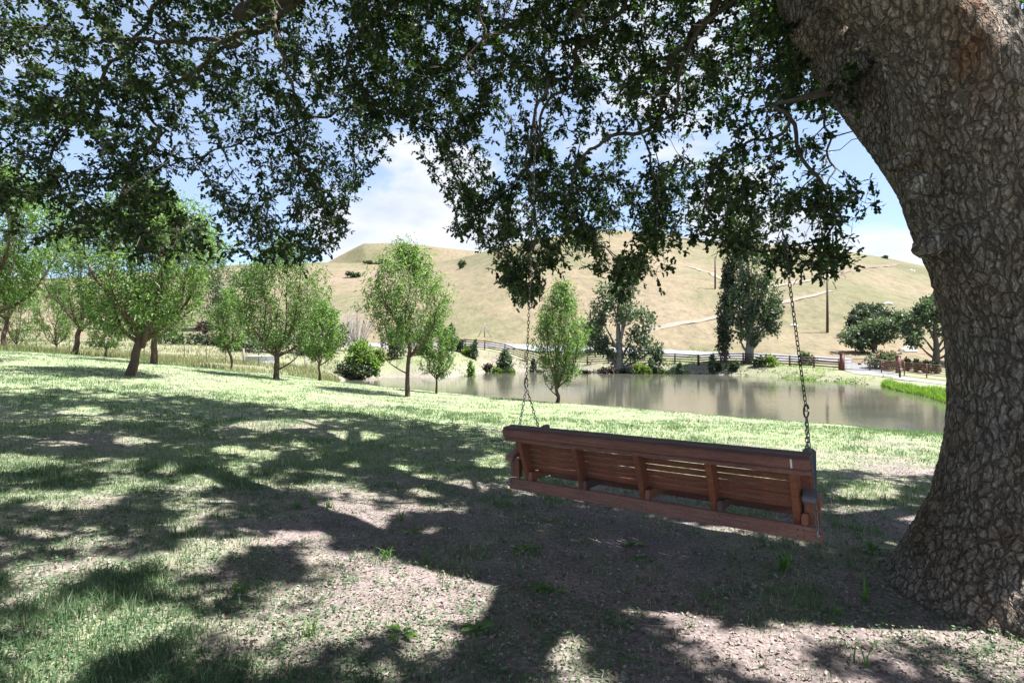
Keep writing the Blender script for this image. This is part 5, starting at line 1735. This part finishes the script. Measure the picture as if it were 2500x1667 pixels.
def build_field_grass():
    rg = rng(721)
    n = 30000
    d = np.exp(rg.uniform(math.log(24), math.log(76), n)); px = rg.uniform(-150, 830, n)
    x = (px - CX) / F * d
    s, _ = pond_sd(x, d)
    k = (s > .5) & (d > 25 + 4 * fbm(px * .01, d * .1, 5, 2)) & (fbm(x * .25, d * .25, 723, 3) > .4)
    x, d = x[k], d[k]
    h = rg.uniform(.12, .38, len(x)); w = .0011 * d * rg.uniform(.7, 1.4, len(x))
    tone = np.clip(fbm(x * .15, d * .15, 725, 3) + rg.normal(0, .2, len(x)), 0, 1)
    V, Fc, R = blades('f', np.stack([x, d], -1), h, w, M_drygrass, rg, .35, tone, False)
    tag(mk('dry_field_grass', V, Fc, M_drygrass, rnd=R), 'straw-coloured tall grass in the field behind the orchard', 'grass', kind='stuff')
    # sedge on the bank below the driveway and rank grass along the far shore
    xs, ds, hs, ts = [], [], [], []
    n = 9000
    t = rg.uniform(0, 1, n) ** .8
    sp = np.array([shore(px, py) for px, py in ((2150, 942), (2187, 953), (2260, 968), (2349, 997), (2500, 1045))])
    u = t * (len(sp) - 1); i = np.minimum(u.astype(int), len(sp) - 2); fr = u - i
    c = sp[i] * (1 - fr)[:, None] + sp[i + 1] * fr[:, None]
    off = rg.uniform(0, 1, n) ** 1.2 * (1.0 + 2.4 * t)
    x = c[:, 0] + off * .8; y = c[:, 1] + off * .7
    xs.append(x); ds.append(y); hs.append(rg.uniform(.15, .55, n) * (.5 + 1.0 * vnoise(x * .6, y * .6, 3))); ts.append(rg.uniform(0, 1, n))
    n = 11000
    px = rg.uniform(860, 2180, n)
    lo = np.interp(px, [880, 960, 1110, 1195, 1320, 1450, 1700, 1900, 2050, 2187], [924, 921, 921, 908, 906, 908, 912, 922, 933, 952])
    dd = (EYE - ZW) * F / (lo - HY) + rg.uniform(-.2, 1, n) ** 2 * 9
    x = (px - CX) / F * dd
    k = fbm(x * .35, dd * .35, 727, 3) > .47
    xs.append(x[k]); ds.append(dd[k]); hs.append(rg.uniform(.08, .32, k.sum())); ts.append(rg.uniform(.2, 1, k.sum()))
    x, d, h, tt = (np.concatenate(q) for q in (xs, ds, hs, ts))
    V, Fc, R = blades('s', np.stack([x, d], -1), h, .0012 * d, M_sedge, rg, .4, tt, False)
    tag(mk('bank_grass', V, Fc, M_sedge, rnd=R), 'bright green rank grass along the pond banks', 'grass', kind='stuff')
build_field_grass()

def build_litter():
    rg = rng(731)
    n = 52000
    d = np.exp(rg.uniform(math.log(1.75), math.log(11), n)); px = rg.uniform(-260, 2760, n)
    x = (px - CX) / F * d
    cov = grass_cover(x, d)
    k = rg.uniform(0, 1, n) < np.clip(1.05 - .75 * cov, .12, 1) * (.25 + 1.1 * fbm(x * 1.1, d * 1.1, 733, 3))
    x, d = x[k], d[k]
    n = len(x)
    p = np.stack([x, d, gz(x, d) + .004], -1)
    dr = rg.normal(0, 1, (n, 3)); dr[:, 2] = np.abs(rg.normal(0, .25, n))
    sz = rg.uniform(.008, .028, n) * (1 + .05 * d)
    o = leaves('leaf_litter', p, dr, sz, M_litter, None, np.zeros(3), LEAF_KITE * np.array([1, 1.1]), LEAF_KITE_F, rg, .9, np.clip(rg.normal(.45, .25, n), 0, 1), curl=.35)
    tag(o, 'dry brown leaf litter and bark crumbs on the bare soil', 'litter', kind='stuff')
    n = 3600
    d = np.exp(rg.uniform(math.log(1.8), math.log(8), n)); px = rg.uniform(-200, 2700, n); x = (px - CX) / F * d
    k = fbm(x * .8, d * .8, 737, 3) > .47
    x, d = x[k], d[k]; n = len(x)
    p = np.stack([x, d, gz(x, d) + .008], -1)
    dr = rg.normal(0, 1, (n, 3)); dr[:, 2] = np.abs(rg.normal(0, .35, n))
    o = leaves('fallen_leaves', p, dr, rg.uniform(.02, .042, n), M_litter, None, np.zeros(3), LEAF_OAK, LEAF_OAK_F, rg, 1.1, np.clip(rg.normal(.28, .25, n), 0, 1), curl=.5)
    tag(o, 'curled dead oak leaves scattered on the soil and thin grass', 'leaves', kind='stuff')
    n = 620
    d = np.exp(rg.uniform(math.log(1.8), math.log(7), n)); px = rg.uniform(-200, 2700, n); x = (px - CX) / F * d
    mb = MB()
    zz = gz(x, d)
    for i in range(n):
        a = rg.uniform(0, 6.28); ln = rg.uniform(.04, .2); r = rg.uniform(.0012, .004)
        c = np.array([x[i], d[i], zz[i] + r + .003]); v = np.array([math.cos(a), math.sin(a), rg.normal(0, .08)]) * ln / 2
        mb.tube(np.array([c - v, c + rg.normal(0, .08, 3) * ln * np.array([1, 1, .3]), c + v]), [r, r * .9, r * .5], 4, False)
    o = mb.build('twig_litter', M_post_grey)
    tag(o, 'thin dead twigs strewn over the soil', 'twigs', kind='stuff')
    # tiny clover-like seedlings
    n = 9000
    d = np.exp(rg.uniform(math.log(1.8), math.log(9), n)); px = rg.uniform(-200, 2700, n); x = (px - CX) / F * d
    k = fbm(x * .9, d * .9, 735, 3) > .5
    x, d = x[k], d[k]
    N = np.repeat(np.arange(len(x)), 6)
    xy = np.stack([x[N], d[N]], -1) + rg.normal(0, .03, (len(N), 2))
    p = np.stack([xy[:, 0], xy[:, 1], gz(xy[:, 0], xy[:, 1]) + rg.uniform(.004, .035, len(N))], -1)
    dr = rg.normal(0, 1, (len(N), 3)); dr[:, 2] = rg.normal(.15, .25, len(N))
    o = leaves('seedlings', p, dr, rg.uniform(.01, .026, len(N)), M_grass, None, np.zeros(3), LEAF_KITE * np.array([1, 1.5]), LEAF_KITE_F, rg, .8, rg.uniform(.1, .7, len(N)))
    o.name = 'ground_cover'
    tag(o, 'tiny clover-like seedlings dotted over the shaded soil', 'ground cover', kind='stuff')
build_litter()

M_weed = leaf_mat('weed_leaf', [(0, (.06, .125, .025)), (.5, (.09, .175, .035)), (1, (.15, .24, .06))], .4, (1.4, 1.7, .6), .45, .4)
def spoon_leaf():
    u = np.linspace(0, 1, 6); w = np.array([.03, .07, .16, .21, .15, .02])
    V = []
    for a, b in zip(u, w):
        zc = .55 * a - .45 * a * a
        V += [(a, -b, zc + .25 * b), (a, 0, zc), (a, b, zc + .25 * b)]
    Fc = []
    for i in range(5):
        for j in range(2):
            k = i * 3 + j
            Fc.append((k, k + 3, k + 4, k + 1))
    o = mk('leaf', V, Fc, M_weed, rnd=np.linspace(.3, .7, len(V)), smooth=True); me = o.data; bpy.data.objects.remove(o); return me
def long_leaf():
    u = np.linspace(0, 1, 7)
    V = []
    for a in u:
        b = .035 * (1 - a) ** .6 + .003
        V += [(.55 * a * a, -b, 1.0 * a - .35 * a ** 3), (.55 * a * a, b, 1.0 * a - .35 * a ** 3)]
    Fc = [(2 * i, 2 * i + 2, 2 * i + 3, 2 * i + 1) for i in range(6)]
    o = mk('leaf', V, Fc, M_weed, rnd=np.linspace(.2, .8, len(V)), smooth=True); me = o.data; bpy.data.objects.remove(o); return me
ME_SPOON, ME_LONG = spoon_leaf(), long_leaf()
def near_ground(px, py):
    d = np.linspace(1.2, 30, 3000)
    x = (px - CX) / F * d
    i = int(np.argmax(gz(x, d) > EYE + (HY - py) / F * d))
    return np.array([x[i], d[i], gz1(x[i], d[i])])
def weed(px, py, kind, size, label, seed, group=None, n=None):
    rr = random.Random(seed)
    b = near_ground(px, py)
    t = thing('weed' if kind == 's' else 'grass_tuft', label, 'plant', b, group)
    n = n or (8 if kind == 's' else 16)
    for i in range(n):
        o = bpy.data.objects.new('leaf', ME_SPOON if kind == 's' else ME_LONG)
        COL.objects.link(o); o.parent = t
        s = size * rr.uniform(.6, 1.1)
        o.scale = (s, s * rr.uniform(.8, 1.2), s)
        o.rotation_euler = (rr.uniform(-.2, .2), rr.uniform(-.35, .25), 2 * math.pi * (i + rr.uniform(-.3, .3)) / n)
        r = .01 if kind == 's' else rr.uniform(0, .045)
        o.location = (r * math.cos(i * 2.4), r * math.sin(i * 2.4), -.004)
    return t
weed(2124, 1345, 's', .15, 'sunlit broad-leaved rosette between the swing end and the oak roots', 1, n=9)
weed(2200, 1385, 's', .14, 'shaded broad-leaved rosette against the oak base', 2)
weed(1914, 1390, 'l', .20, 'tall grass tuft on bare soil below the corner of the swing', 3, n=22)
weed(2113, 1470, 'l', .22, 'thin upright grass sprig in front of the oak roots', 4, n=5)
weed(2036, 1500, 'l', .14, 'short grass sprig at the edge of the sunlit corner patch', 5, n=8)
weed(2105, 1625, 'l', .16, 'flat sprawling blades in the sunlit corner patch', 6, n=7)
weed(1868, 1330, 's', .10, 'small bright weed right under the swing rail near its chain', 7, n=5)
weed(1542, 1330, 's', .14, 'leafy weed in the slatted shadow below the swing', 8, n=9)
weed(1566, 1365, 's', .12, 'lower leafy weed next to the slatted shadow', 9, n=7)
weed(1282, 1345, 's', .13, 'weed with two raised leaves on dark soil below the swing', 10, n=7)
weed(1301, 1436, 's', .11, 'weed at the tip of the big sunlit patch, the lighter of two', 11, n=7)
weed(1347, 1448, 's', .12, 'upright weed just right of the lighter one by the sunlit patch', 12, n=6)
weed(981, 1545, 's', .11, 'dark weed on the lower rim of the big sunlit patch', 13, n=6)
weed(754, 1555, 'l', .13, 'grass tuft inside the lower corner of the big sunlit patch', 14, n=14)
weed(940, 1365, 'l', .12, 'grass tuft on the upper rim of the big sunlit patch', 15, n=18)
weed(1040, 1375, 'l', .10, 'second grass tuft along the upper rim of the big sunlit patch', 16, n=16)
weed(723, 1240, 'l', .13, 'first of three bright tufts on the shaded soil', 17, n=16)
weed(766, 1230, 'l', .13, 'middle of three bright tufts on the shaded soil', 18, n=16)
weed(804, 1240, 'l', .13, 'third of three bright tufts on the shaded soil, nearest the swing', 19, n=18)
weed(978, 1270, 'l', .14, 'leafy tuft on the path of bare soil toward the swing', 20, n=16)
weed(1005, 1300, 's', .12, 'broad-leaved weed beside the bare soil path', 21, n=6)
weed(592, 1450, 'l', .16, 'pale sprig with one broad blade in the shaded foreground', 22, n=5)
weed(1160, 1540, 's', .10, 'feathery low weed at the end of the big sunlit patch', 23, n=12)
weed(2470, 1540, 's', .10, 'small weed at the picture edge under the oak', 24, n=6)

M_chip = plain('fallen_bark', (.24, .19, .15), .9, 0, .35, 30, .5, .006)
def ground_piece(name, label, px, py, ln, wd, th, ang, mat, cat, seed):
    rr = rng(seed)
    b = near_ground(px, py)
    u = np.linspace(-.5, .5, 7)
    pts = np.stack([u * ln * math.cos(ang) + rr.normal(0, wd * .15, 7), u * ln * math.sin(ang) + rr.normal(0, wd * .15, 7), th * .5 + rr.normal(0, th * .1, 7)], -1)
    V, Fc = tube_geo(pts, wd / 2 * np.array([.45, .85, 1, .95, 1, .8, .4]), 8, True, .15, rr)
    V[:, 2] = (V[:, 2] - th * .5) * th / wd + th * .5
    o = mk(name, V, Fc, mat, smooth=False); o.location = b
    return tag(o, label, cat)
ground_piece('bark_piece', 'slab of fallen bark lying at the foot of the oak', 2330, 1475, .16, .045, .02, -.5, M_chip, 'bark', 1)
ground_piece('fallen_twig', 'pale fallen stick on dark soil under the swing', 1292, 1278, .22, .014, .014, -.3, M_post_grey, 'twig', 2)
ground_piece('fallen_twig', 'thin twig in the shaded grass at the picture edge', 60, 1385, .25, .012, .012, .5, M_post_grey, 'twig', 3)
ground_piece('fallen_twig', 'short twig beside the big sunlit patch', 1240, 1440, .16, .010, .010, 1.0, M_chip, 'twig', 4)
ground_piece('bark_piece', 'small tan bark chip in the sunlit foreground speckle', 1404, 1528, .07, .03, .012, .8, M_chip, 'bark', 5)

# loose growth on the bank beyond the pond tip
shrub(962, 66, 84, 54, M_bramble, 'loose green bush on the far bank behind the reddish-footed young tree', 451, name='bank_shrub', group='bushes on the far bank', leaf=.3)
shrub(1030, 68, 62, 44, M_bramble, 'smaller loose bush on the far bank toward the fence end', 452, name='bank_shrub', group='bushes on the far bank', leaf=.3)
shrub(1150, 60.5, 46, 24, M_willow_leaf, 'pale yellow-green upright sapling at the far waterline', 453, name='bank_shrub', group='bushes on the far bank', upright=True)
shrub(920, 62, 40, 44, M_bright_leaf, 'low bright bush at the waterline beside the willow', 454, name='bank_shrub', group='bushes on the far bank')
shrub(1250, 64.5, 20, 18, M_bramble, 'tiny shrub alone on the far bank slope', 455, name='bank_shrub', group='bushes on the far bank')
